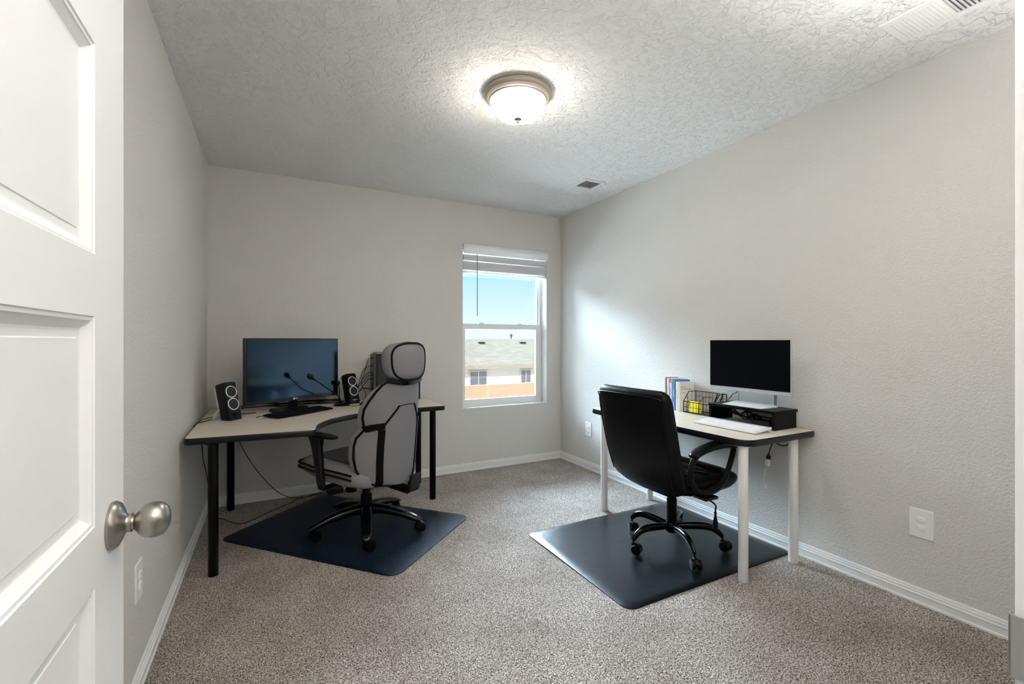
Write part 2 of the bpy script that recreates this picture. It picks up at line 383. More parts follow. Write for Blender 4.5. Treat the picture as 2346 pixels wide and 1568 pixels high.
# blind
bl = empty('window_blind', ((WX0 + WX1) / 2, D + .03, WZ1), 0, 'white horizontal slat blind raised to the top of the window', 'blind')
hw = (WX1 - WX0) / 2 - .008
g = G(); g.box(-hw, hw, -.02, .03, -.055, -.002); g.obj('headrail', m_blind, bl, smooth=0)
g = G(); pr = [(-.045, -.004), (-.036, -.002), (-.034, -.02), (-.038, -.06), (-.036, -.082), (-.040, -.094), (-.048, -.094), (-.050, -.082), (-.046, -.06), (-.050, -.02)]
g.loft([[Vector((x, y, z)) for y, z in pr] for x in (-hw - .004, hw + .012)]); g.obj('valance', m_blind, bl, smooth=30)
g = G(); z = -.100
for k in range(22):
    dz = random.uniform(-.0008, .0008); zz = z - k * .0066 - (.006 if k > 8 else 0)
    tl = random.uniform(-.0015, .0015)
    pts = [(-.026, 0), (-.013, .0022), (0, .003), (.013, .0022), (.026, 0), (.026, -.005), (.013, -.0028), (0, -.002), (-.013, -.0028), (-.026, -.005)]
    g.loft([[Vector((x, y - .004 + dz, zz + q + tl * s)) for y, q in pts] for x, s in ((-hw, 1), (hw, -1))])
g.obj('slat_stack', m_blind, bl, smooth=30)
g = G(); g.prism(rrect(-hw, hw, -.028, .022, .006), -.278, -.256); g.obj('bottom_rail', m_blind, bl, bevel=.003)
for x in (-.36, -.0, .30):
    g = G(); g.tube(spline([(x, -.033, -.09), (x + .006, -.035, -.15), (x - .006, -.034, -.20), (x, -.033, -.262)], 4), .0018, 6); g.obj('ladder_cord', m_blind, bl)
g = G(); g.tube([(-.33, -.052, -.09), (-.328, -.052, -.13), (-.328, -.050, -.69)], .004, 8); g.obj('tilt_wand', m_wand, bl, label='thin dark tilt wand hanging in front of the pane')

# ---------------------------------------------------------------- ceiling light
cl = empty('ceiling_light', (1.153, 2.122, HC), 0, 'round flush ceiling light with nickel rim and glowing frosted bowl', 'ceiling light')
G().lathe([(0, -.001), (.166, -.001), (.176, -.010), (.177, -.020), (.171, -.030), (.166, -.033), (.165, -.040), (.158, -.046), (.153, -.047), (.151, -.053), (.143, -.056), (.141, -.050), (0, -.050)], 64, m=Matrix()).obj('rim', m_lamprim, cl)
pr = [(.142, -.052)] + [(.142 * math.cos(a) ** .62, -.052 - .088 * math.sin(a)) for a in [R(x) for x in range(6, 90, 6)]] + [(.001, -.141)]
G().lathe(pr, 64).obj('frosted_bowl', m_bulb, cl, smooth=60)
G().lathe([(0, -.139), (.020, -.140), (.021, -.143), (.012, -.148), (.006, -.150), (.007, -.154), (.0085, -.158), (.006, -.163), (0, -.164)], 24).obj('finial', m_nickel, cl)
hl = empty('hall_fill_light', (.35, -.62, HC), 0, 'added round fill light in the unseen hall behind the doorway', 'ceiling light')  # unseen lamp, added to brighten the room through the doorway
G().lathe([(0, -.001), (.176, -.001), (.177, -.020), (.165, -.040), (.141, -.050), (0, -.050)], 48).obj('rim', m_lamprim, hl)
G().lathe(pr, 48).obj('frosted_bowl', m_hall, hl, smooth=60)

# ---------------------------------------------------------------- ceiling vents
def vent(x0, x1, y0, y1, label, part_dark):
    v = empty('ceiling_vent', ((x0 + x1) / 2, (y0 + y1) / 2, HC), 0, label, 'vent', 'white louvred ceiling vents')
    a, b_ = (x1 - x0) / 2, (y1 - y0) / 2; fw = .030
    g = G()
    o1 = [(-a, -b_), (a, -b_), (a, b_), (-a, b_)]; i1 = [(-a + fw, -b_ + fw), (a - fw, -b_ + fw), (a - fw, b_ - fw), (-a + fw, b_ - fw)]
    g.loft([[Vector((*p, -.0005)) for p in o1], [Vector((*p, -.004)) for p in o1], [Vector((p[0] * .97, p[1] * .98, -.008)) for p in o1], [Vector((*p, -.008)) for p in i1], [Vector((*p, -.001)) for p in i1]], cap=False)
    g.box(-a + fw, a - fw, -.007, .007, -.008, -.001)
    g.obj('vent_frame', m_trim, v, smooth=0, weld=False)
    G().box(-a + fw, a - fw, -b_ + fw, b_ - fw, -.0012, -.0003).obj('vent_duct', m_duct, v, smooth=0)
    nL = 11
    for half in (-1, 1):
        for k in range(nL):
            yc = half * (.007 + (b_ - fw - .007) * (k + .5) / nL); dy = (b_ - fw - .007) / nL
            g = G(); s = -half
            g.loft([[Vector((x, yc - s * dy * .44, -.0075)), Vector((x, yc + s * dy * .2, -.0045)), Vector((x, yc + s * dy * .40, -.0018)), Vector((x, yc + s * dy * .32, -.0015)), Vector((x, yc + s * dy * .12, -.0038)), Vector((x, yc - s * dy * .44, -.0068))] for x in (-a + fw, a - fw)])
            g.obj('louver', m_trim, v, smooth=30)
    return v
vent(2.243, 2.457, 2.985, 3.350, 'white ceiling vent near the far corner above the window side', 1)
vent(2.238, 2.457, .607, .972, 'white ceiling vent close to the camera above the right wall', 1)

# ---------------------------------------------------------------- outlets
def outlet(loc, rz, label, w=.092, h=.137):
    o = empty('wall_outlet', loc, rz, label, 'outlet', 'white wall outlets')
    M_ = Matrix.Rotation(R(90), 4, 'X')   # plate in local xz, facing -y
    g = G(); r0 = rrect(-w / 2, w / 2, -h / 2, h / 2, .006); r1_ = [(x * .94, y * .96) for x, y in r0]
    g.loft([[M_ @ Vector((x, y, .0005)) for x, y in r0], [M_ @ Vector((x, y, .004)) for x, y in r0], [M_ @ Vector((x, y, .0065)) for x, y in r1_]]); g.obj('cover_plate', m_plate, o, smooth=25)
    for s in (-1, 1):
        q = [(.0165 * math.cos(a), s * .0195 + max(-.0135, min(.0135, .0165 * math.sin(a)))) for a in [2 * math.pi * k / 32 for k in range(32)]]
        g = G(); q2 = [(x_ * .8, s * .0195 + (y_ - s * .0195) * .8) for x_, y_ in q]
        g.loft([[M_ @ Vector((x_, y_, .006)) for x_, y_ in q], [M_ @ Vector((x_, y_, .0095)) for x_, y_ in q], [M_ @ Vector((x_, y_, .0115)) for x_, y_ in q2]]); g.obj('outlet_cap', m_plate, o)
    g = G(); g.prism([(.003 * math.cos(a), .003 * math.sin(a)) for a in [k * .5236 for k in range(12)]], .006, .0075, M_); g.obj('screw', m_plate, o)
outlet((XR, 1.009, .381), -90, 'white outlet cover low on the right wall nearest the camera')
outlet((XR, 3.581, .388), -90, 'white outlet cover on right wall behind the black chair')
outlet((XL, 2.071, .390), 90, 'white outlet cover on the left wall just past the door')

# ---------------------------------------------------------------- floor mats
def floor_mat(cx, cy, rz, lx, ly, m, label, rad, wav):
    o = empty('chair_mat', (cx, cy, 0), rz, label, 'floor mat'); g = G()
    poly = rrect(-lx / 2, lx / 2, -ly / 2, ly / 2, rad, 8)
    P = []
    for i in range(len(poly)):
        a = Vector(poly[i]); b_ = Vector(poly[(i + 1) % len(poly)]); k = max(1, int((b_ - a).length / .06))
        for j in range(k): P.append(a.lerp(b_, j / k))
    def zz(p, s): return .004 + wav * (.5 + .5 * math.sin(p.x * 9 + p.y * 5)) * s
    rings = [[Vector((p.x, p.y, .001)) for p in P]]
    rings.append([Vector((p.x, p.y, zz(p, 1))) for p in P]); rings.append([Vector((p.x * .995, p.y * .995, zz(p, 1) + .0012)) for p in P])
    for s in (.9, .6, .3, .05): rings.append([Vector((p.x * s, p.y * s, .0052 + wav * .3 * s)) for p in P])
    g.loft(rings); bpy.data.objects.remove(o); ob = g.obj('chair_mat', m, smooth=50); ob.location = (cx, cy, 0); ob.rotation_euler = (0, 0, R(rz)); tag(ob, label, 'floor mat'); return ob
floor_mat(2.080, 2.085, 0, 1.25, .955, m_matR, 'smooth slate grey chair mat under the black leather chair', .055, .003)
floor_mat(.473, 3.195, -48, 1.31, .90, m_matL, 'dark blue textured chair mat under the grey chair', .07, .002)

# ---------------------------------------------------------------- desks
TZ = .742
def desk(outline, legs, rl, mleg, label, lab2=None):
    d = empty('desk', (legs[0][0], legs[0][1], 0), 0, label, 'desk'); ox, oy = legs[0][:2]
    poly = [(x - ox, y - oy) for x, y in outline]
    # edge band profile swept round the outline, laminate on top
    def inset(P, d_):
        out = []; N = len(P)
        for i in range(N):
            a = Vector(P[i - 1]); p = Vector(P[i]); c = Vector(P[(i + 1) % N]); e1 = (p - a).normalized(); e2 = (c - p).normalized()
            n1 = Vector((-e1.y, e1.x)); n2 = Vector((-e2.y, e2.x)); m_ = (n1 + n2); m_ = m_ / max(.3, m_.length_squared) * 2 * d_ if m_.length > 0 else n1 * d_
            out.append((p.x + m_.x, p.y + m_.y))
        return out
    bot = TZ - .034
    g = G(); P1 = inset(poly, .0045)
    g.loft([[Vector((x, y, bot + .0005)) for x, y in P1], [Vector((x, y, TZ)) for x, y in P1]]); g.obj('desktop', m_lam, d, smooth=20)
    g = G(); pr = [(.010, bot), (.003, bot), (.0005, bot + .004), (-.001, bot + .017), (.0005, TZ - .004), (.002, TZ - .0002), (.0046, TZ + .0004), (.0046, TZ - .004), (.010, bot)]
    rings = []
    ins = {a: inset(poly, a) for a, z in pr}
    g.loft([[Vector((*ins[a][i], z)) for i in range(len(poly))] for a, z in pr], cap=False); g.obj('edge_band', m_edge, d, smooth=40)
    for x, y in legs:
        g = G(); g.lathe([(0, 0), (rl * .95, 0), (rl, .002), (rl, TZ - .0385), (rl, TZ - .034)], 28, c=(x - ox, y - oy, 0)); lg = g.obj('leg', mleg, d)
        g = G(); g.lathe([(rl, TZ - .040), (rl * 1.7, TZ - .038), (rl * 1.8, TZ - .0345), (0, TZ - .0345)], 28, c=(x - ox, y - oy, 0)); g.obj('mounting_plate', mleg, lg)
    return d
# left corner desk (counter clockwise)
out = rpoly([(-.408, 2.850), (.222, 2.815)], [.03, .0], 5) if False else []
out += rpoly([(-.408, 4.03), (-.404, 2.862), (.226, 2.812), (.226, 2.9)], [0, .035, .022, 0], 5)[:-1]
arc = spline([(.232, 2.90, 0), (.262, 3.02, 0), (.345, 3.165, 0), (.50, 3.295, 0), (.66, 3.362, 0), (.76, 3.378, 0)], 5)
out += [(p.x, p.y) for p in arc]
out += rpoly([(.76, 3.378), (1.205, 3.392), (1.212, 4.03), (-.408, 4.03)], [0, .035, .02, 0], 5)[1:-1]
desk(out, [(-.276, 2.890), (-.268, 3.945), (1.138, 3.925), (1.126, 3.485)], .0245, m_blackleg, 'beige corner desk with curved black edge and black legs')
desk(rpoly([(2.118, 1.478), (2.715, 1.478), (2.715, 2.765), (2.118, 2.765)], [.075, .02, .02, .05], 7),
     [(2.167, 1.537), (2.607, 1.540), (2.165, 2.655), (2.630, 2.668)], .0245, m_whiteleg, 'beige rectangular desk with black edge and white legs')

# ---------------------------------------------------------------- caster base
def caster(parent, x, y, rz, wr=.028, name='caster'):
    """twin wheel caster, parts in chair space"""
    M_ = Matrix.Translation((x, y, 0)) @ Matrix.Rotation(R(rz), 4, 'Z')
    g = G(); g.tube([M_ @ Vector((0, 0, .055)), M_ @ Vector((0, 0, .088))], .0065, 8)
    g.loft([[M_ @ Vector((xx, yy, zz)) for yy, zz in [(.012, .060), (-.005, .068), (-.032, .063), (-.047, .045), (-.042, .032), (-.02, .03), (.0, .042)]] for xx in (-.006, .006)])
    h = g.obj(name, m_blackp, parent)
    for s in (-1, 1):
        g = G(); A = M_ @ Matrix.Translation((s * .0155, -.021, wr + .0045)) @ Matrix.Rotation(R(90), 4, 'Y')
        g.lathe([(0, -.012), (wr * .7, -.012), (wr * .96, -.010), (wr, -.005), (wr, .005), (wr * .95, .0105), (wr * .6, .012), (0, .0125)], 24, m=A)
        g.obj('wheel', m_blackp, h, smooth=40)

# ---------------------------------------------------------------- black leather chair (faces +y locally)
def black_chair():
    c = empty('office_chair', (2.150, 2.000, .006), -90, 'black leather office chair pushed in at the white legged desk', 'office chair')
    # backrest
    yb = lambda z: -.235 - (z - .40) * .225 - .03 * math.sin((z - .4) / .6 * math.pi) * .5
    rings = []
    zs_ = [.378, .383, .398, .423, .47, .55, .65, .75, .845, .905, .935, .957, .970, .975]
    ws = [.235, .255, .268, .275, .279, .280, .280, .281, .279, .277, .272, .263, .247, .23]
    ts = [.014, .026, .038, .046, .050, .052, .052, .052, .052, .050, .045, .036, .022, .008]
    for z, w, t_ in zip(zs_, ws, ts):
        q = []
        for k in range(40):
            a = 2 * math.pi * k / 40; ca, sa = math.cos(a), math.sin(a)
            px = w * math.copysign(abs(ca) ** .42, ca); py = t_ * math.copysign(abs(sa) ** .5, sa)
            drop = .0 if z > .5 else .035 * (px / .26) ** 2 * (1 - (z - .385) / .12)
            q.append(Vector((px, yb(z) + .035 + py + .30 * px * px * .5, z + drop)))
        rings.append(q)
    G().loft(rings).obj('backrest', m_leather, c, smooth=60)
    bk = c.children[-1]
    # piping following the outline of the rear panel
    def onback(px, z): return Vector((px, yb(z) + .035 - .0515 + .15 * px * px + (.01 if abs(px) > .23 else 0), z))
    pp = [(-.235, .45), (-.248, .6), (-.252, .8), (-.250, .90), (-.238, .935), (0, .942), (.238, .935), (.250, .90), (.252, .8), (.248, .6), (.235, .45)]
    pts = []
    for px, z in pp:
        v = onback(px, z); pts.append(v)
    G().tube(spline(pts, 6), .003, 6).obj('seam', m_pipe, bk)
    # front quilt rolls of the backrest
    for k in range(4):
        z0 = .50 + k * .12
        rr = []
        for i in range(9):
            u = -1 + 2 * i / 8; w_ = .05 * (1 - abs(u) ** 3) + .006
            rr.append([Vector((u * .225, yb(z0) + .070 + .15 * (u * .225) ** 2 + .018 * math.cos(a), z0 + w_ * math.sin(a))) for a in [2 * math.pi * j / 12 for j in range(12)]])
        G().loft(rr).obj('back_cushion', m_leather, bk, smooth=60)
    # seat
    rings = []
    for y, w, zt, zb in [(-.20, .20, .455, .40), (-.185, .235, .475, .385), (-.12, .25, .485, .372), (0, .258, .482, .365), (.12, .26, .484, .365), (.20, .258, .486, .370), (.25, .25, .482, .385), (.285, .235, .468, .40), (.30, .20, .452, .415)]:
        q = []
        zc_, hh = (zt + zb) / 2, (zt - zb) / 2
        for k in range(36):
            a = 2 * math.pi * k / 36; ca, sa = math.cos(a), math.sin(a)
            q.append(Vector((w * math.copysign(abs(ca) ** .45, ca), y, zc_ + hh * math.copysign(abs(sa) ** .6, sa))))
        rings.append(q)
    G().loft(rings).obj('seat', m_leather, c, smooth=60); st = c.children[-1]
    for k in range(3):
        y0 = -.06 + k * .115
        rr = []
        for i in range(9):
            u = -1 + 2 * i / 8; w_ = .050 * (1 - abs(u) ** 4) + .006
            rr.append([Vector((u * .215, y0 + w_ * math.cos(a), .484 + .015 * math.sin(a))) for a in [2 * math.pi * j / 12 for j in range(12)]])
        G().loft(rr).obj('seat_cushion', m_leather, st, smooth=60)
    # arms : closed loops
    for s in (-1, 1):
        x = s * .288
        loop = [(-.165, .560), (-.135, .612), (-.06, .642), (.05, .655), (.15, .652), (.178, .632), (.165, .585), (.135, .520), (.095, .455), (.03, .418), (-.06, .415), (-.13, .440), (-.165, .500)]
        P = spline([(x, y, z) for y, z in loop], 5, True)
        ar = G().tube(P, .0135, 12, closed=True, flat=1.35, up=(1, 0, 0)).obj('armrest', m_blackp, c, smooth=60)
        P = spline([(x, -.155, .618), (x, -.10, .648), (x, 0, .668), (x, .10, .672), (x, .17, .660), (x, .188, .642)], 5)
        rr = [.014] + [.017] * (len(P) - 2) + [.012]
        G().tube(P, rr, 12, flat=1.9, up=(0, 0, 1)).obj('arm_pad', m_leather, ar, smooth=60)
        G().box(min(s * .20, s * .29), max(s * .20, s * .29), -.05, .05, .362, .378).obj('arm_bracket', m_frame, ar, bevel=.003)
    # mechanism, column, lever, base
    G().box(-.09, .09, -.10, .11, .325, .366).obj('tilt_mechanism', m_blackp, c, bevel=.01); mc = c.children[-1]
    G().lathe([(0, .30), (.022, .30), (.026, .305), (.026, .33), (0, .33)], 20, c=(.02, .13, -.01)).obj('tension_knob', m_blackp, mc)
    G().tube(spline([(.07, .04, .345), (.15, .075, .335), (.225, .10, .305), (.228, .102, .27), (.228, .102, .245)], 5), .005, 8).obj('lift_lever', m_frame, mc)
    lv = mc.children[-1]
    G().lathe([(0, 0), (.012, .002), (.016, .02), (.012, .045), (.006, .075), (.007, .095), (0, .096)], 16, c=(.228, .102, .165)).obj('lever_grip', m_blackp, lv)
    G().lathe([(0, .105), (.028, .105), (.030, .11), (.030, .285), (.026, .288), (.026, .325), (0, .325)], 28).obj('gas_column', m_blackp, c)
    G().lathe([(0, .085), (.030, .086), (.038, .10), (.040, .125), (.034, .148), (0, .15)], 28).obj('base_hub', m_frame, c)
    for k in range(5):
        a = R(31 + 90 + 72 * k); ca, sa = math.cos(a), math.sin(a)
        prof = [(.028, .122), (.08, .128), (.14, .134), (.195, .134), (.24, .122), (.272, .098), (.285, .082)]
        P = spline([(r_ * ca, r_ * sa, z) for r_, z in prof], 4)
        m_ = len(P); rr = [.014 + .008 * math.sin(math.pi * min(1, i / m_ + .15)) for i in range(m_)]; rr[-1] = .012
        G().tube(P, rr, 14, flat=.85, up=(0, 0, 1)).obj('base_arm', m_frame, c, smooth=60)
        caster(c, .285 * ca, .285 * sa, [20, 75, 120, 60, 95][k])
    return c
black_chair()

# ---------------------------------------------------------------- grey ergonomic chair
def grey_chair():
    c = empty('office_chair', (.548, 3.085, .006), 30, 'grey upholstered high back office chair with headrest at corner desk', 'office chair')
    yc = lambda z: -.325 - (z - .45) * .10
    wt = [(.365, .06), (.375, .13), (.395, .185), (.43, .218), (.48, .238), (.55, .250), (.62, .252), (.67, .245), (.705, .224), (.725, .213), (.75, .220), (.79, .226), (.84, .222), (.89, .203), (.94, .178), (.98, .150), (1.00, .122), (1.01, .09)]
    KX = 2.3
    def width(z):
        for (a, b_), (c_, d_) in zip(wt, wt[1:]):
            if a <= z <= c_: return b_ + (d_ - b_) * (z - a) / (c_ - a)
        return wt[-1][1]
    def surf(px, z, off=0): return Vector((px, yc(z) + KX * px * px - off, z))
    rings = []
    for z, w in wt:
        q = []; th = .038 if .40 < z < .98 else .022
        for k in range(24):                    # rear surface, left to right
            px = w * math.sin((-1 + 2 * k / 23) * math.pi / 2); ed = (abs(px) / w) ** 6
            puff = .010 * math.cos(px / w * math.pi / 2)
            q.append(surf(px, z, puff - ed * .016))
        for k in range(24):                    # front surface
            px = w * math.sin((1 - 2 * k / 23) * math.pi / 2); ed = (abs(px) / w) ** 4
            q.append(surf(px, z, -(2 * th * (1 - .45 * ed)) - .012))
        rings.append(q)
    G().loft(rings).obj('backrest', m_gray, c, smooth=70); bk = c.children[-1]
    def tube_on(pts, r, name, flat=1.0, off=.008, dens=6):
        P = []
        for i in range(len(pts) - 1):
            (x0, z0), (x1, z1) = pts[i], pts[i + 1]
            for k in range(dens): s = k / dens; P.append((x0 + (x1 - x0) * s, z0 + (z1 - z0) * s))
        P.append(pts[-1]); V = []
        for px, z in P:
            w = width(z); ed = min(1, abs(px) / w) ** 6; pf = .010 * math.cos(min(1, abs(px) / w) * math.pi / 2)
            V.append(surf(px, z, pf - ed * .016 + off - r))
        return G().tube(V, r, 8).obj(name, m_pipe, bk, smooth=60)
    # outline piping
    cont = [(z, w) for z, w in wt]
    L = [(-w * .985, z) for z, w in cont]; Rr = [(w * .985, z) for z, w in cont][::-1]
    tube_on(L + Rr, .0078, 'outline_piping', off=.007, dens=3)
    # wide black strips
    def strip(pts, wdt, name='black_strip'):
        P = [Vector((a, b_)) for a, b_ in pts]; A = []; B = []
        out_ = []
        for i in range(len(P) - 1):
            for k in range(8): out_.append(P[i].lerp(P[i + 1], k / 8))
        out_.append(P[-1]); rg = []
        for i, p in enumerate(out_):
            d = (out_[min(i + 1, len(out_) - 1)] - out_[max(i - 1, 0)]).normalized(); nn = Vector((-d.y, d.x)) * wdt / 2
            ring = []
            for s, o_ in ((-1, .0), (-1, .0125), (0, .0135), (1, .0125), (1, .0)):
                q = p + nn * s; ring.append(surf(q.x, q.y, .0 + o_ + (.002 if o_ else -.01) - .0145 * min(1, abs(q.x) / width(q.y)) ** 6))
            rg.append(ring)
        return G().loft(rg).obj(name, m_pipe, bk, smooth=50)
    for s in (-1, 1):
        strip([(s * .138, .372), (s * .146, .50), (s * .148, .62), (s * .146, .715)], .030)
        strip([(s * .135, .738), (s * .18, .733), (s * .216, .722)], .036)
        tube_on([(s * .140, .735), (s * .115, .775), (s * .085, .82), (s * .062, .853)], .0058, 'panel_piping', off=.008)
    tube_on([(-.062, .853), (0, .857), (.062, .853)], .0022, 'panel_seam', off=.004)
    # headrest
    hz, hy = 1.118, yc(1.12) + .012
    rings = []
    for i in range(15):
        v = -1 + 2 * i / 14; q = []
        wz = .150 * (1 + .06 * v) * (max(0.0, 1 - abs(v) ** 2.8)) ** (1 / 2.5) + .004; tz = .050 * (1 - abs(v) ** 4) ** .5 + .006
        for k in range(36):
            a = 2 * math.pi * k / 36; ca, sa = math.cos(a), math.sin(a)
            px = wz * math.copysign(abs(ca) ** .68, ca)
            q.append(Vector((px, hy + 1.3 * px * px + tz * math.copysign(abs(sa) ** .55, sa) + .012, hz + v * .122)))
        rings.append(q)
    G().loft(rings).obj('headrest', m_gray, c, smooth=70); hr = c.children[-1]
    P = []
    for k in range(48):
        a = 2 * math.pi * k / 48; ca, sa = math.cos(a), math.sin(a)
        pz = .112 * math.copysign(abs(sa) ** .70, sa); px = .138 * (1 + .06 * pz / .12) * math.copysign(abs(ca) ** .70, ca)
        P.append(Vector((px, hy + 1.3 * px * px - .040 + .012, hz + pz)))
    G().tube(P, .0062, 8, closed=True).obj('headrest_piping', m_pipe, hr, smooth=60)
    g = G(); rr = []
    for i in range(13):
        px = -.125 + .25 * i / 12; rr.append([Vector((px, yc(.99) + 1.6 * px * px + dy, .988 + dz + 1.1 * px * px)) for dy, dz in ((-.014, -.014), (-.018, .0), (-.012, .018), (.03, .018), (.03, -.014))])
    g.loft(rr); g.obj('neck_bracket', m_gloss, c, smooth=50)
    # seat
    rings = []
    for y, w, zt, zb in [(-.255, .13, .43, .375), (-.24, .20, .455, .355), (-.20, .245, .475, .352), (-.10, .272, .492, .350), (.04, .284, .497, .362), (.17, .286, .500, .376), (.26, .278, .500, .392), (.325, .262, .492, .402), (.360, .225, .474, .415), (.370, .17, .455, .430)]:
        q = []; zc_, hh = (zt + zb) / 2, (zt - zb) / 2
        for k in range(40):
            a = 2 * math.pi * k / 40; ca, sa = math.cos(a), math.sin(a)
            q.append(Vector((w * math.copysign(abs(ca) ** .5, ca), y, zc_ + hh * math.copysign(abs(sa) ** .62, sa) + (.012 * (px / .28) ** 2 if False else 0))))
        rings.append(q)
    G().loft(rings).obj('seat', m_gray, c, smooth=70); st = c.children[-1]
    rr = []
    for y, w in [(-.19, .14), (-.17, .175), (-.08, .195), (.06, .20), (.18, .198), (.25, .18), (.272, .14)]:
        rr.append([Vector((w * math.copysign(abs(math.cos(a)) ** .5, math.cos(a)), y, .490 + .016 * math.copysign(abs(math.sin(a)) ** .7, math.sin(a)))) for a in [2 * math.pi * k / 24 for k in range(24)]])
    G().loft(rr).obj('seat_insert', m_quilt, st, smooth=70, label='dark quilted seat insert')
    for zo, k_ in ((.462, 1.006), (.435, 1.012)):
        P = spline([(-.262 * k_, -.18, zo - .012), (-.283 * k_, -.05, zo), (-.289 * k_, .10, zo + .002), (-.283 * k_, .22, zo + .006), (-.25 * k_, .338, zo + .008), (0, .370, zo + .008), (.25 * k_, .338, zo + .008), (.283 * k_, .22, zo + .006), (.289 * k_, .10, zo + .002), (.283 * k_, -.05, zo), (.262 * k_, -.18, zo - .012)], 6)
        G().tube(P, .0062, 8).obj('seat_piping', m_pipe, st, smooth=60)
    # arms
    for s in (-1, 1):
        g = G(); x = s * .318
        sec = lambda cx, cy, z, a, b_: [Vector((cx + a * math.copysign(abs(math.cos(t)) ** .7, math.cos(t)), cy + b_ * math.copysign(abs(math.sin(t)) ** .7, math.sin(t)), z)) for t in [2 * math.pi * k / 20 for k in range(20)]]
        g.loft([sec(s * .290, .055, .345, .016, .028), sec(s * .298, .058, .40, .018, .031), sec(s * .306, .062, .50, .020, .035), sec(s * .314, .068, .60, .022, .040), sec(s * .318, .070, .650, .024, .058), sec(s * .318, .065, .664, .026, .075)])
        ar = g.obj('armrest', m_gloss, c, smooth=50)
        rr = []
        for y, w, t_ in [(-.165, .008, .004), (-.155, .020, .008), (-.12, .034, .010), (-.05, .044, .012), (.05, .046, .012), (.12, .042, .011), (.155, .030, .009), (.165, .012, .005)]:
            rr.append([Vector((x + w * math.copysign(abs(math.cos(a)) ** .7, math.cos(a)), y + .045, .676 + t_ * math.copysign(abs(math.sin(a)) ** .7, math.sin(a)))) for a in [2 * math.pi * k / 20 for k in range(20)]])
        G().loft(rr).obj('arm_pad', m_blackp, ar, smooth=60)
        G().box(min(s * .10, s * .30), max(s * .10, s * .30), .01, .08, .338, .352).obj('arm_bracket', m_frame, ar, bevel=.003)
    # mechanism etc
    G().box(-.10, .10, -.12, .13, .305, .348).obj('tilt_mechanism', m_blackp, c, bevel=.012); mc = c.children[-1]
    G().lathe([(0, 0), (.030, .0), (.034, .006), (.034, .022), (.02, .032), (0, .032)], 24, c=(-.135, -.02, .30)).obj('tension_knob', m_blackp, mc)
    G().tube(spline([(.10, .05, .325), (.20, .05, .322), (.28, .05, .318)], 4), .007, 8).obj('lift_lever', m_blackp, mc)
    g = G(); P = [(-.325, .355), (-.35, .41), (-.365, .40), (-.345, .30), (-.32, .285), (-.10, .300), (-.10, .318), (-.31, .305)]
    g.loft([[Vector((x, y, z)) for y, z in P] for x in (.045, .130)]); g.obj('back_bracket', m_frame, c, bevel=.003)
    G().lathe([(0, .16), (.036, .16), (.038, .165), (.036, .24), (.026, .243), (.026, .31), (0, .31)], 28).obj('gas_column', m_blackp, c)
    G().lathe([(0, .118), (.045, .12), (.056, .135), (.058, .165), (.046, .182), (0, .184)], 32).obj('base_hub', m_gloss, c)
    for k in range(5):
        a = R([-32, 42, 114, 186, 260][k] - 30); ca, sa = math.cos(a), math.sin(a); rr = []
        for r_, zt, zb, w in [(.035, .182, .115, .040), (.09, .178, .122, .038), (.16, .167, .116, .036), (.23, .150, .103, .034), (.29, .128, .088, .032), (.33, .110, .078, .030), (.355, .096, .074, .024), (.362, .088, .078, .014)]:
            zc_, hh = (zt + zb) / 2, (zt - zb) / 2; q = []
            for j in range(20):
                t = 2 * math.pi * j / 20; u = w * math.copysign(abs(math.cos(t)) ** .6, math.cos(t)); v = hh * math.copysign(abs(math.sin(t)) ** .8, math.sin(t))
                q.append(Vector((r_ * ca - u * sa, r_ * sa + u * ca, zc_ + v)))
            rr.append(q)
        G().loft(rr).obj('base_arm', m_gloss, c, smooth=60)
        caster(c, .335 * ca, .335 * sa, [60, 150, 40, 80, 95][k], .0325)
    return c
grey_chair()

# ---------------------------------------------------------------- left desk things
dz = TZ + .0006
# monitor
ang = math.degrees(math.atan2(.546, .839))
mo = empty('monitor', (.115, 3.765, dz), ang, 'large black widescreen monitor on the corner desk', 'monitor')
MW, MH, MB = .752, .455, .070
g = G(); g.box(-MW / 2, MW / 2, -.078, -.050, MB, MB + MH); hs = g.obj('housing', m_bezelL, mo, bevel=.004)
g = G(); g.box(-MW * .36, MW * .36, -.051, -.020, MB + .06, MB + MH - .07); g.obj('rear_housing', m_blackp, mo, bevel=.012)
g = G(); g.box(-MW / 2 + .014, MW / 2 - .014, -.0792, -.0778, MB + .028, MB + MH - .012); g.obj('screen', m_screenL, mo, smooth=0, label='dark glossy blue screen')
g = G(); g.tube([(0, -.045, .012), (0, -.045, MB + .12)], .034, 16, flat=.38, up=(1, 0, 0)); g.obj('stand_neck', m_blackp, mo)
g = G(); g.lathe([(0, 0), (1, 0), (1.0, .004), (.93, .010), (.4, .014), (0, .014)], 40, m=Matrix.Translation((0, -.0, 0)) @ Matrix.Diagonal((.15, .085, 1, 1))); g.obj('stand_base', m_blackp, mo)
MF = Matrix.Rotation(R(90), 4, 'X')
lg = text('logo', 'LG', .017, m_white_ink, hs, Matrix.Translation((.004, -.0783, MB + .014)) @ MF)
g = G(); g.prism([(-.017 + .0068 * math.cos(a), .0068 * math.sin(a)) for a in [2 * math.pi * k / 20 for k in range(20)]], 0, .0006, Matrix.Translation((0, -.0780, MB + .014)) @ MF); g.obj('logo_disc', m_white_ink, hs)

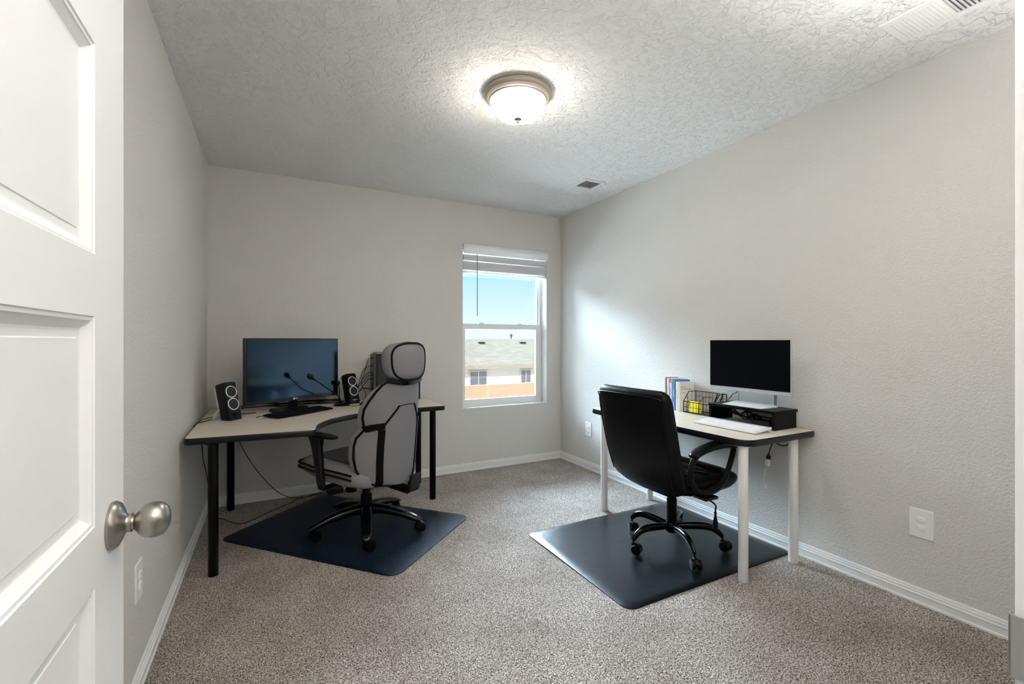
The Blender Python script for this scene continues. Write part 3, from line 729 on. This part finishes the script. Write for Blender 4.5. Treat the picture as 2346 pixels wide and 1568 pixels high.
# keyboards
def keyboard(name, loc, rz, Lx, Ly, mb, mk, label, tilt, tray=None, numpad_gap=.0):
    k_ = empty(name, loc, rz, label, 'keyboard'); M_ = Matrix.Rotation(R(tilt), 4, 'X')
    g = G(); g.prism(rrect(-Lx / 2, Lx / 2, 0, Ly, .008), .002, .011, M_); g.obj('keyboard_body', mb, k_, bevel=.002)
    rows = 6; x0, x1 = -Lx / 2 + .010, Lx / 2 - .010; y0, y1 = .010, Ly - (.028 if tray else .010); rh = (y1 - y0) / rows
    cols = 21; cw = (x1 - x0) / cols
    for r_ in range(rows):
        c_ = 0
        g = G()
        while c_ < cols:
            w = 1
            if r_ == 0 and c_ == 4: w = 5
            a = x0 + c_ * cw + .0012 + (.003 if c_ >= 17 else 0); b_ = a + w * cw - .0024 - (.0 if c_ < cols - 1 else .003)
            ya = y0 + r_ * rh + .0011; yb_ = ya + rh - .0022
            P = [(a, ya), (b_, ya), (b_, yb_), (a, yb_)]; Q = [(a + .0012, ya + .001), (b_ - .0012, ya + .001), (b_ - .0012, yb_ - .0014), (a + .0012, yb_ - .0014)]
            g.loft([[M_ @ Vector((*p, .0105)) for p in P], [M_ @ Vector((*p, .0135)) for p in P], [M_ @ Vector((*p, .0150)) for p in Q]])
            c_ += w
        g.obj('key_row', mk, k_, smooth=0, weld=False)
    if tray: g = G(); g.box(-Lx / 2 + .01, Lx / 2 - .01, Ly - .026, Ly - .004, .0105, .0125, M_); g.obj('top_tray', tray, k_, smooth=0)
    if tilt > 3:
        for s in (-1, 1):
            g = G(); hgt = Ly * math.sin(R(tilt)) + .002
            g.box(s * (Lx / 2 - .03) - .02, s * (Lx / 2 - .03) + .02, Ly * .86, Ly * .96, 0, hgt); g.obj('foot', mb, k_, bevel=.003)
    return k_
keyboard('keyboard', (.222, 3.455, dz), 39, .47, .150, m_blackp, m_blackp, 'black keyboard in front of the large monitor', 3)
keyboard('keyboard', (2.305, 1.768, dz), -90, .41, .150, m_whitep, m_keyw, 'slim white keyboard in front of the black riser', 5.5, m_tray)

# mouse
ms = empty('computer_mouse', (.640, 3.68, dz), 20, 'small black mouse on the corner desk beside the right speaker', 'mouse')
rr = []
for y, w, h in [(-.052, .010, .008), (-.045, .022, .022), (-.02, .029, .034), (.01, .029, .033), (.035, .026, .024), (.05, .018, .012), (.054, .008, .006)]:
    rr.append([Vector((w * math.cos(a), y, max(0, h * .5 + h * .5 * math.sin(a)))) for a in [2 * math.pi * k / 20 for k in range(20)]])
G().loft(rr).obj('shell', m_blackp, ms, smooth=60)
G().lathe([(0, -.003), (.007, -.003), (.008, 0), (.007, .003), (0, .003)], 16, m=Matrix.Translation((0, .025, .027)) @ Matrix.Rotation(R(90), 4, 'Y')).obj('scroll_wheel', m_rubber, ms)

# speakers
def speaker(loc, rz, label, knob):
    s = empty('desktop_speaker', loc, rz, label, 'speaker', 'pair of tilted desktop speakers'); tl = Matrix.Translation((0, .0, .0)) @ Matrix.Rotation(R(-14), 4, 'X')
    w, d_, h = .045, .078, .250
    poly = [(x, y) for x, y in rrect(-w, w, 0, h, .013, 5)]
    g = G(); rg = []
    for yy, sc in ((0, .93), (.006, 1.0), (.02, 1.0), (d_ - .008, .97), (d_, .90)):
        rg.append([tl @ Vector((x * sc, yy, h / 2 + (z - h / 2) * (1 - (1 - sc) * .35))) for x, z in poly])
    rg = [[Vector((p.x, p.y, max(p.z, .0006))) for p in q_] for q_ in rg]
    g.loft(rg); bd = g.obj('cabinet', m_spk, s, smooth=30)
    for z in (.185, .105):
        A = tl @ Matrix.Translation((0, -.0005, z)) @ Matrix.Rotation(R(90), 4, 'X')
        G().lathe([(.0325, .0), (.0335, .002), (.037, .0028), (.039, .0012), (.0392, -.001)], 40, m=A, ).obj('driver_ring', m_whitep, s, smooth=40)
        G().lathe([(0, .0006), (.009, .0012), (.012, .0004), (.030, .0016), (.033, .0022), (.033, -.0004), (0, -.0004)], 36, m=A).obj('driver_cone', m_cone, s, smooth=40)
    if knob:
        A = tl @ Matrix.Translation((.0, -.0005, .036)) @ Matrix.Rotation(R(90), 4, 'X')
        G().lathe([(0, 0), (.0145, 0), (.0145, .010), (.013, .012), (0, .012)], 28, m=A).obj('volume_knob', m_blackp, s)
    else:
        text('brand_print', 'logitech', .0125, m_white_ink, bd, tl @ Matrix.Translation((0, -.0012, .034)) @ MF)
    P = spline([tl @ Vector((0, d_ + .004, h - .02)), tl @ Vector((0, d_ + .004, .12)), tl @ Vector((0, d_ + .004, .085)), Vector((0, .105 + .018, .045)), Vector((0, .145, .008)), Vector((0, .142, .003)), Vector((0, .05, .0032))], 5)
    g = G(); rg = [[p + Vector((x, 0, 0)) + Vector((0, o_, 0)) for x, o_ in ((-.038, 0), (.038, 0), (.038, .013), (-.038, .013))] for p in P]
    g.loft(rg); g.obj('stand', m_whitep, s, smooth=40, label='white bent stand plate')
    return s
speaker((-.200, 3.400, dz), 44, 'black speaker with volume knob and white rings left of the monitor', True)
speaker((.598, 3.835, dz), 28, 'black speaker with white rings right of the monitor near the tower', False)

# microphones
mc = empty('desk_microphone', (.485, 3.79, dz), 0, 'black gooseneck microphone bending in front of the large monitor', 'microphone')
G().lathe([(0, 0), (.060, 0), (.062, .004), (.052, .012), (.02, .018), (0, .019)], 36).obj('base', m_blackp, mc)
B0 = Vector((.485, 3.79, dz))
W_ = [Vector(p) - B0 for p in [(.485, 3.79, dz + .012), (.468, 3.755, .80), (.440, 3.70, .836), (.385, 3.645, .880), (.315, 3.62, .935), (.255, 3.60, .982)]]
G().tube(spline(W_, 6), .0042, 8).obj('gooseneck', m_rubber, mc)
hd = W_[-1]; dr = (W_[-1] - W_[-2]).normalized()
G().lathe([(0, -.03), (.006, -.028), (.010, -.012), (.017, .0), (.020, .014), (.017, .030), (.009, .038), (0, .04)], 20, m=Matrix.Translation(hd) @ dr.to_track_quat('Z', 'Y').to_matrix().to_4x4()).obj('microphone_head', m_rubber, mc)
mc = empty('desk_microphone', (.487, 3.885, dz), 0, 'small upright black stick microphone between monitor and right speaker', 'microphone')
G().lathe([(0, 0), (.022, 0), (.022, .004), (.008, .009), (0, .009)], 24).obj('base', m_blackp, mc)
G().tube(spline([(0, 0, .006), (-.010, -.01, .06), (-.008, -.015, .11), (-.018, -.02, .155)], 5), .0035, 8).obj('stem', m_rubber, mc)
G().lathe([(0, -.018), (.012, -.014), (.0165, 0), (.012, .014), (0, .018)], 20, c=(-.020, -.02, .170)).obj('microphone_head', m_rubber, mc)

# computer tower
pc = empty('computer_tower', (.93, 3.875, dz), 0, 'black computer tower behind the grey chair, rear ports facing left', 'computer')
g = G(); g.box(-.185, .185, -.090, .090, .010, .395); g.obj('case', m_pc, pc, bevel=.004)
g = G(); g.box(-.180, .180, -.094, .094, .396, .412); g.obj('top_panel', m_pctop, pc, bevel=.004, label='brownish top panel')
g = G(); g.box(-.172, .180, -.0935, -.0905, .02, .388); g.obj('side_window', m_pcg, pc, smooth=0)
g = G(); g.box(-.196, -.184, -.088, .088, .012, .398); bkp = g.obj('rear_panel', m_pcio, pc, bevel=.003)
g = G(); g.box(-.198, -.1955, -.040, .02, .06, .16); g.obj('power_supply_face', m_hole, bkp, smooth=0)
g = G()
for k in range(16): g.box(-.1975, -.1955, -.078, -.050, .18 + k * .0125, .186 + k * .0125)
g.obj('vent_slots', m_hole, bkp, smooth=0, weld=False)
for zz, y in ((.365, -.03), (.30, -.02), (.245, -.03), (.222, -.035), (.195, -.03), (.11, -.05)):
    G().box(-.212, -.196, y - .007, y + .007, zz - .005, zz + .005).obj('cable_plug', m_rubber, bkp, bevel=.002)
for sx in (-.15, .15):
    for sy in (-.06, .06): G().lathe([(0, 0), (.012, 0), (.014, .010), (0, .010)], 16, c=(sx, sy, 0)).obj('foot', m_rubber, pc)

# cords --------------------------------------------------------------
def cord(pts, label, r=.0026, m=None, name='cable', group=None, cat='cable', n=7):
    o = G().tube(spline(pts, n), r, 7).obj(name, m or m_rubber, smooth=60); return tag(o, label, cat, group)
cz = TZ + .0034
cord([(.718, 3.845, 1.108), (.700, 3.85, 1.10), (.690, 3.865, 1.06), (.675, 3.87, 1.00), (.655, 3.90, .93), (.665, 3.93, .87), (.690, 3.95, .83), (.70, 3.97, cz)], 'thin black cable looping down from the top port of the tower', .0024)
gp = 'black cables from the middle ports of the tower'
for i, (z_, y_) in enumerate(((1.042, 3.855), (.987, 3.845), (.964, 3.84), (.937, 3.845))):
    cord([(.718, y_, z_), (.695, y_ + .005, z_ - .004), (.66, 3.90, z_ - .05 - i * .006), (.635, 3.965 + .01 * i, .87 - i * .012), (.60, 4.0, .82 - .01 * i), (.56, 4.005 - .012 * i, cz + .006 * i)], 'black cable in the middle rear ports of the tower, %s of four' % ('uppermost', 'second from top', 'third from top', 'lowest')[i], .0024, group=gp)
cord([(.718, 3.825, .852), (.68, 3.85, .862), (.66, 3.92, .85), (.62, 3.99, .80), (.57, 4.02, cz + .002)], 'thick black power cable low on the back of the tower', .0042)
cord([(.70, 3.80, cz), (.695, 3.80, .79), (.715, 3.795, .82), (.745, 3.775, .828)], 'short black cable curving up beside the grey chair back', .0032)
gp = 'tangled black cables behind the large monitor'
random.seed(11)
for i in range(6):
    pts = []; ph = random.uniform(0, 6); base = 3.945 + .010 * i
    for k in range(9):
        s = k / 8; x = .52 - .72 * s; y = base - .06 * s * (i % 3) * .5 + .03 * math.sin(k * 1.7 + ph) - .012 * i * s
        pts.append((x, min(4.0, y), cz + .004 * abs(math.sin(k * 1.3 + ph)) + .0052 * i))
    cord(pts, 'black cable in the tangle lying behind the large monitor', .0028, group=gp)
cord([(.52, 3.72, cz), (.56, 3.68, cz), (.60, 3.70, cz), (.622, 3.715, cz + .006)], 'thin black mouse cable on the corner desk', .0016)
cord([(-.09, 3.44, cz), (-.03, 3.52, cz), (.02, 3.60, cz + .002), (.03, 3.68, cz)], 'black cable from the knob speaker toward the monitor base', .0022)
cord([(-.10, 3.66, cz), (-.20, 3.64, cz), (-.30, 3.56, cz + .002), (-.37, 3.42, cz), (-.400, 3.36, cz + .002), (-.4145, 3.34, .735), (-.4145, 3.33, .715), (-.406, 3.30, .698), (-.38, 3.20, .692), (-.345, 3.05, .68), (-.335, 3.02, .60), (-.322, 3.05, .50), (-.312, 3.04, .42), (-.308, 3.00, .36), (-.305, 2.99, .25), (-.34, 3.30, .08), (-.345, 3.70, .008), (-.32, 3.78, .005), (-.203, 3.61, .005), (-.12, 3.64, .005), (-.035, 3.735, .005), (.12, 3.88, .005), (.22, 3.97, .006), (.36, 3.985, .012)], 'thin black cable going over the desk edge and down beside the front left leg', .0024)
cord([(-.22, 3.62, cz + .006), (-.28, 3.66, cz + .002), (-.34, 3.60, cz), (-.385, 3.48, cz + .004), (-.40, 3.42, cz + .002)], 'black cable lying behind the knob speaker', .0024)
# hub behind monitor left
hb = G().box(-.045, .045, -.022, .022, 0, .028).obj('usb_hub', m_brick, bevel=.004); hb.location = (.035, 3.655, dz); hb.rotation_euler = (0, 0, R(35)); tag(hb, 'small black box on the corner desk under the monitor', 'usb hub')
# under desk
cord([(-.19, 3.10, .705), (-.17, 3.3, .60), (-.15, 3.60, .46), (-.08, 3.80, .28), (.02, 3.86, .13), (.12, 3.90, .045), (.22, 3.93, .020), (.32, 3.95, .030), (.395, 3.965, .040)], 'black power cable sweeping down under the corner desk to brick', .0024)
cord([(-.10, 3.30, .707), (0, 3.33, .688), (.10, 3.36, .688), (.18, 3.40, .700), (.22, 3.42, .707)], 'black cable sagging below the corner desk top', .0022)
br = empty('power_adapter', (.46, 3.975, 0), 8, 'black power brick on the carpet by the back wall', 'power adapter')
G().box(-.06, .06, -.03, .03, .002, .046).obj('adapter_body', m_brick, br, bevel=.006)
G().box(-.068, -.058, -.006, .006, .02, .036).obj('cable_boot', m_rubber, br, bevel=.002)
ps = empty('power_strip', (.71, 3.985, 0), 4, 'beige power strip on the carpet behind the grey chair', 'power strip')
G().box(-.15, .15, -.026, .026, .001, .034).obj('strip_body', m_strip, ps, bevel=.005)
g = G()
for k in range(5): g.box(-.115 + k * .05, -.09 + k * .05, -.011, .011, .0345, .0352)
g.obj('sockets', m_hole, ps, smooth=0, weld=False)

# ---------------------------------------------------------------- right desk things
ri = empty('monitor_riser', (2.595, 1.795, dz), 0, 'black wooden monitor riser shelf on the right desk', 'riser')
g = G(); g.box(-.105, .120, -.218, .218, .092, .108); g.obj('shelf', m_riser, ri, bevel=.0015)
for s in (-1, 1): G().box(-.100, .108, s * .208 - .008, s * .208 + .008, 0, .0918).obj('side_panel', m_riser, ri, bevel=.001)
G().box(.090, .106, -.200, .200, .0, .0).obj('x', m_riser) if False else None
rz_ = dz + .1086
mr = empty('monitor', (2.60, 1.803, rz_), -90, 'silver framed monitor with blank black screen on the riser', 'monitor')
# local: +y -> world +x ; front faces -y (world -x); local x -> world -y
g = G(); z0 = .082; g.box(-.2665, .2665, -.0218, -.014, z0, z0 + .3215); hs = g.obj('housing', m_silver, mr, bevel=.003)
g = G(); g.box(-.18, .18, -.0145, .022, z0 + .03, z0 + .23); g.obj('rear_housing', m_silver, mr, bevel=.01)
g = G(); g.box(-.2645, .2645, -.0235, -.0218, z0 + .025, z0 + .3205); g.obj('screen', m_screenR, mr, smooth=0, label='flat black blank screen')
text('logo', 'hp', .014, m_white_ink, hs, Matrix.Translation((0, -.0224, z0 + .012)) @ MF)
g = G(); P = [(-.12, -.095), (.135, -.095), (.150, .04), (.13, .078), (-.125, .078), (-.138, .04)]
g.loft([[Vector((x, y, .001)) for x, y in P], [Vector((x * .99, y, .004 + (y + .095) * .05)) for x, y in P]]); g.obj('stand_base', m_whitep, mr, bevel=.001)
g = G(); g.box(-.009, .009, -.002, .002, 0, .105, Matrix.Translation((.128, .058, .008))); g.obj('stand_strut', m_strut, mr, bevel=.001)
g = G(); g.tube([(-.118, .060, .008), (-.085, .018, .095)], .016, 4, flat=.25); g.obj('stand_strut', m_strut, mr)
cord([(2.66, 2.00, rz_ + .003), (2.655, 1.975, rz_ + .03), (2.64, 1.945, rz_ + .055), (2.63, 1.915, rz_ + .066), (2.625, 1.895, rz_ + .085)], 'thin black cable arching up behind the silver monitor', .0022)
gp = 'black cables bundled inside the monitor riser'
random.seed(5)
for i in range(7):
    pts = []; ph = random.uniform(0, 6)
    for k in range(8):
        s = k / 7; y = 1.965 - .345 * s; x = 2.635 + .03 * math.sin(k * 1.2 + ph); z = dz + .005 + max(0, (.062 * (1 - s) * abs(math.sin(k * .9 + ph))) + .004 * i)
        pts.append((x, y, min(z, dz + .086)))
    cord(pts, 'black cable bundled inside the black monitor riser', .0036, group=gp)
bx = G().box(-.03, .03, -.055, .055, 0, .032).obj('power_adapter', m_brick, bevel=.005); bx.location = (2.600, 1.72, dz); bx.rotation_euler = (0, 0, R(8)); tag(bx, 'black power brick inside the monitor riser', 'power adapter')

# wire basket
wb = empty('wire_basket', (2.645, 2.165, dz), 0, 'black wire desk organizer beside the books on right desk', 'organizer')
x0, x1, y0, y1 = -.065, .062, -.122, .128; zf, zb_ = .078, .146
g = G(); rw = .0026
g.tube([(x0, y0, .004), (x1, y0, .004), (x1, y1, .004), (x0, y1, .004)], rw, 6, closed=True)
g.tube([(x0, y0, zf), (x0, y1, zf)], rw, 6); g.tube([(x1, y0, zb_), (x1, y1, zb_)], rw, 6)
for y in (y0, y1):
    g.tube([(x0, y, .004), (x0, y, zf)], rw, 6); g.tube([(x0, y, zf), (x0 + .055, y, zb_)], rw, 6); g.tube([(x0 + .055, y, zb_), (x1, y, zb_)], rw, 6); g.tube([(x1, y, .004), (x1, y, zb_)], rw, 6)
g.obj('outer_frame', m_frame, wb)
g = G(); rt = .0013
for k in range(1, 9):
    y = y0 + (y1 - y0) * k / 9
    g.tube([(x0, y, zf), (x0, y, .004), (x1, y, .004), (x1, y, zb_)], rt, 5)
for z in (.075, .11): g.tube([(x1, y0, z), (x1, y1, z)], rt, 5)
g.tube([(x0, y0, .04), (x0, y1, .04)], rt, 5)
for x in (x0 + .03, x0 + .06, x0 + .09): g.tube([(x, y0, .004), (x, y1, .004)], rt, 5)
for y in (y0, y1):
    for x in (x0 + .042, x0 + .085): g.tube([(x, y, .004), (x, y, min(zb_, zf + (x - x0) * 1.24))], rt, 5)
    g.tube([(x0, y, .04), (x1, y, .04)], rt, 5); g.tube([(x0 + .01, y, zf), (x1, y, zf)], rt, 5)
g.obj('wire_grid', m_frame, wb)
g = G(); yd = .0
g.tube([(x0, yd, .004), (x0, yd, zf), (x0 + .05, yd, .115), (x1, yd, .115)], rw * .8, 5); g.tube([(x0 + .05, yd, .115), (x0 + .05, yd, .004)], rt, 5)
g.obj('divider', m_frame, wb)
sn = empty('sticky_notes', (2.600, 2.225, dz + .006), 0, 'bright yellow sticky note pad standing in the wire organizer', 'sticky notes')
A = Matrix.Rotation(R(6), 4, 'Y')
G().box(0, .012, -.038, .038, .001, .077, A).obj('pad', m_yel, sn, smooth=0)
G().box(.014, .020, -.048, .030, .001, .072, Matrix.Rotation(R(9), 4, 'Y')).obj('loose_note', m_yel, sn, smooth=0)
for i, (x, y, ln, lab, mm_) in enumerate(((2.62, 2.105, .15, 'dark pen leaning left in the wire organizer beside silver pen', m_blackp), (2.634, 2.095, .155, 'silver pen between two dark pens in the wire organizer', m_silver), (2.648, 2.085, .15, 'dark pen nearest the wall in the wire organizer', m_blackp))):
    pn = empty('pen', (x, y, dz + .008), 0, lab, 'pen'); d_ = Vector((.12, -.33, 1)).normalized(); M_ = d_.to_track_quat('Z', 'Y').to_matrix().to_4x4()
    G().lathe([(0, 0), (.0015, .002), (.004, .012), (.0045, .02), (.0045, ln - .003), (.003, ln), (0, ln)], 12, m=M_).obj('barrel', mm_, pn)
    G().box(-.001, .001, .0045, .0065, ln - .04, ln - .004, M_).obj('clip', m_silver if mm_ is m_blackp else m_blackp, pn, smooth=0)

# books (far to near)
def bmat(nm, c): return mat(nm, c, .45)
m_page = mat('book_pages', (.80, .77, .70), .8)
bk_spec = [  # thickness, height, width, colour, label, spine text, colour
    (.010, .236, .100, (.30, .27, .25), 'thin grey brown book at the far left of the book row', '', None),
    (.024, .230, .108, (.78, .70, .64), 'cream book with red spine lettering beside the thin grey book', 'THE ART OF', (.50, .04, .05)),
    (.024, .226, .112, (.55, .60, .74), 'pale blue book with a red band at the spine top', 'LEADERSHIP', (.18, .20, .35)),
    (.026, .224, .118, (.035, .19, .42), 'blue book standing in the middle of the row', 'ATOMIC', (.85, .85, .88)),
    (.022, .210, .108, (.82, .79, .77), 'white book with grey spine print beside the blue book', 'milk and honey', (.15, .13, .14)),
    (.016, .212, .112, (.78, .77, .72), 'white book with flower cover nearest the wire organizer', '', None)]
yy = 2.485; BR = -22
for i, (th, h, w, colr, lab, tx, tcx) in enumerate(bk_spec):
    cm = bmat('book_cover_%d' % i, colr); yy -= (th + .0018) / math.cos(R(BR))
    b_ = empty('book', (2.592, yy, dz), BR, lab, 'book', 'row of books on the right desk')
    # local x: away from spine, y: thickness, z: height
    g = G(); g.box(0, w, 0, .0018, 0, h); g.box(0, w, th - .0018, th, 0, h); g.box(0, .002, .0018, th - .0018, 0, h); cv = g.obj('cover', cm, b_, smooth=0, weld=False)
    G().box(.0021, w - .003, .0019, th - .0019, .003, h - .003).obj('pages', m_page, b_, smooth=0)
    SM = Matrix.Translation((-.0004, th / 2, h * .56)) @ Matrix.Rotation(R(-90), 4, 'Z') @ MF @ Matrix.Rotation(R(-90), 4, 'Z')
    if tx: text('spine_lettering', tx, .0145 if len(tx) < 12 else .012, bmat('ink_%d' % i, tcx), cv, SM)
    if i == 2: G().box(-.0006, .0, .0005, th - .0005, h - .028, h).obj('spine_band', bmat('book_red', (.55, .02, .06)), cv, smooth=0, label='red band')
    if i == 3: text('spine_name', 'HABITS', .010, m_white_ink, cv, Matrix.Translation((-.0004, th / 2, h * .2)) @ Matrix.Rotation(R(-90), 4, 'Z') @ MF @ Matrix.Rotation(R(-90), 4, 'Z'))
    if i == 5:
        for k, s_ in enumerate(('the sun', 'and her flowers')): text('cover_title', s_, .0125, m_ink, cv, Matrix.Translation((.012, -.0005, h - .038 - k * .015)) @ MF, align='LEFT')
        text('cover_author', 'rupi kaur', .009, m_ink, cv, Matrix.Translation((.012, -.0005, h - .080)) @ MF, align='LEFT')
        g = G()
        for (fx, fz, fr_) in ((.062, .098, .009), (.040, .050, .006), (.075, .045, .006)):
            g.prism([(fx + fr_ * (1 + .25 * math.cos(8 * a)) * math.cos(a), fz + fr_ * (1 + .25 * math.cos(8 * a)) * math.sin(a)) for a in [2 * math.pi * k / 40 for k in range(40)]], 0, .0005, MF)
        g.obj('flower_print', bmat('flower_orange', (.75, .32, .05)), cv, smooth=0)
        g = G()
        for (fx, fz) in ((.062, .09), (.040, .046), (.075, .041), (.055, .06)):
            g.tube([(fx, -.0004, fz), (fx + .004, -.0004, fz - .02), (fx - .003, -.0004, fz - .04)], .0009, 5)
        g.obj('stem_print', bmat('stem_blue', (.12, .14, .22)), cv, smooth=0)

# cables below the right desk
cord([(2.52, 1.62, .707), (2.535, 1.60, .672), (2.56, 1.575, .655), (2.60, 1.565, .66), (2.625, 1.58, .685), (2.63, 1.60, .707)], 'black cable loop hanging under the right desk', .0035)
ch = empty('charger_cable', (2.575, 1.64, .707), 0, 'black cable with white charger and wire dangling under right desk', 'charger')
P = [(0, 0, 0), (.0, -.005, -.04), (-.012, .005, -.08), (-.020, .010, -.115)]
G().tube(spline(P, 5), .003, 8).obj('black_cable', m_rubber, ch)
G().lathe([(0, 0), (.006, 0), (.007, -.010), (.012, -.014), (.013, -.032), (0, -.034)], 14, c=(-.022, .011, -.112)).obj('black_plug', m_rubber, ch)
G().box(-.012, .012, -.010, .010, -.040, 0, Matrix.Translation((-.026, .013, -.146))).obj('white_charger', m_whitep, ch, bevel=.003)
G().tube(spline([(-.030, .014, -.186), (-.042, .022, -.22), (-.044, .024, -.26), (-.036, .018, -.30)], 5), .0015, 6).obj('white_wire', m_whitep, ch)
G().box(-.004, .004, -.003, .003, -.022, 0, Matrix.Translation((-.035, .017, -.298))).obj('connector_tip', m_whitep, ch, bevel=.001)

# ---------------------------------------------------------------- outside: block wall and neighbouring house
GZ = -2.9
m_ground = mat('desert_ground', (.78, .73, .66), .9, spec=0)
g = G(); g.box(-40, 60, D + 1.2, 70, GZ - .3, GZ); tag(g.obj('ground', m_ground, smooth=0), kind='structure')
m_block = mat('block_wall', (.72, .42, .27), .9, spec=0)
n, l, b = nodes(m_block); t = n.new('ShaderNodeTexCoord'); mp = n.new('ShaderNodeMapping'); mp.inputs['Rotation'].default_value = (R(90), 0, 0); bt = n.new('ShaderNodeTexBrick')
bt.inputs['Scale'].default_value = 1; bt.inputs['Brick Width'].default_value = .4; bt.inputs['Row Height'].default_value = .2; bt.inputs['Mortar Size'].default_value = .008
bt.inputs['Color1'].default_value = (.13, .075, .049, 1); bt.inputs['Color2'].default_value = (.145, .084, .055, 1); bt.inputs['Mortar'].default_value = (.14, .08, .052, 1)
l.new(t.outputs['Object'], mp.inputs[0]); l.new(mp.outputs[0], bt.inputs['Vector']); l.new(bt.outputs['Color'], b.inputs['Base Color'])
bw = empty('block_wall', (12, 19.4, GZ), 0, 'tan masonry block wall below the neighbouring house', 'wall')
G().box(-22, 22, 0, .2, 0, 2.03).obj('block_courses', m_block, bw, smooth=0); G().box(-22, 22, -.02, .22, 2.03, 2.08).obj('cap_course', m_block, bw, smooth=0)
m_stucco = mat('stucco_cream', (.25, .23, .195), .9, spec=0)
m_roof = mat('roof_shingle', (.42, .38, .31), .9, spec=0)
n, l, b = nodes(m_roof); t = n.new('ShaderNodeTexCoord'); mp = n.new('ShaderNodeMapping'); bt = n.new('ShaderNodeTexBrick'); bt.inputs['Scale'].default_value = 1
bt.inputs['Brick Width'].default_value = .32; bt.inputs['Row Height'].default_value = .16; bt.inputs['Mortar Size'].default_value = .012; bt.inputs['Bias'].default_value = 0
bt.inputs['Color1'].default_value = (.060, .051, .038, 1); bt.inputs['Color2'].default_value = (.045, .038, .028, 1); bt.inputs['Mortar'].default_value = (.034, .029, .022, 1)
l.new(t.outputs['Object'], mp.inputs[0]); l.new(mp.outputs[0], bt.inputs['Vector']); l.new(bt.outputs['Color'], b.inputs['Base Color'])
ho = empty('house', (12, 24.0, GZ), 0, 'cream stucco house with a tan shingle roof outside the window', 'house')
EZ = 1.30 - (838 - 781) / 1045 * 0 ; ez = 2.80
g = G(); g.box(-14, 14, 0, 9, 0, ez); g.obj('house_wall', m_stucco, ho, smooth=0)
g = G(); oh = .42; rz2 = 4.22
g.add([(-15, -oh, ez - .06), (15, -oh, ez - .06), (15, 4.6, rz2), (-15, 4.6, rz2), (-15, 9 + oh, ez - .06), (15, 9 + oh, ez - .06), (-15, -oh, ez - .0), (15, -oh, ez), (15, 4.6, rz2 + .06), (-15, 4.6, rz2 + .06), (-15, 9 + oh, ez), (15, 9 + oh, ez)],
      [(0, 3, 2, 1), (3, 4, 5, 2), (6, 7, 8, 9), (9, 8, 11, 10), (0, 1, 7, 6), (4, 10, 11, 5), (0, 6, 9, 3), (3, 9, 10, 4), (1, 2, 8, 7), (2, 5, 11, 8)])
g.obj('roof', m_roof, ho, smooth=0)
g = G(); g.box(-15, 15, -oh - .03, -oh, ez - .22, ez + .01); g.obj('fascia', mat('fascia_tan', (.13, .115, .095), .8, spec=0), ho, smooth=0)
g = G(); g.box(-14, 14, -oh, 0, ez - .22, ez - .18); g.obj('soffit', m_stucco, ho, smooth=0)
m_hframe = mat('house_window_frame', (.22, .20, .175), .6, spec=0)
m_hwin = mat('house_window_glass', (.035, .045, .06), .1, spec=.8)
def hwin(x0, x1, z0, z1):
    g = G(); g.box(x0 - .07, x1 + .07, -.04, .0, z0 - .07, z1 + .07); f_ = g.obj('house_window', m_hframe, ho, smooth=0)
    g = G(); g.box(x0, x1, -.05, -.03, z0, z1); g.obj('pane', m_hwin, f_, smooth=0); g = G(); g.box((x0 + x1) / 2 - .02, (x0 + x1) / 2 + .02, -.06, -.04, z0, z1); g.obj('mullion', m_hframe, f_, smooth=0)
hwin(-2.05, -1.05, 1.25, 2.38); hwin(1.25, 1.88, 1.25, 2.36)
for x, y in ((.25, 3.55), (3.35, 3.55)):
    g = G(); g.box(x - .22, x + .22, y - .1, y + .15, 3.82, 4.08); g.obj('roof_vent', mat('vent_dark', (.02, .02, .02), .8, spec=0), ho, bevel=.03)
g = G(); g.tube([(3.3, 5.2, 3.9), (3.3, 5.2, 4.62)], .05, 8); g.tube([(3.3, 5.2, 4.45), (3.3, 5.2, 4.62)], .10, 8); g.obj('vent_pipe', m_hole, ho)
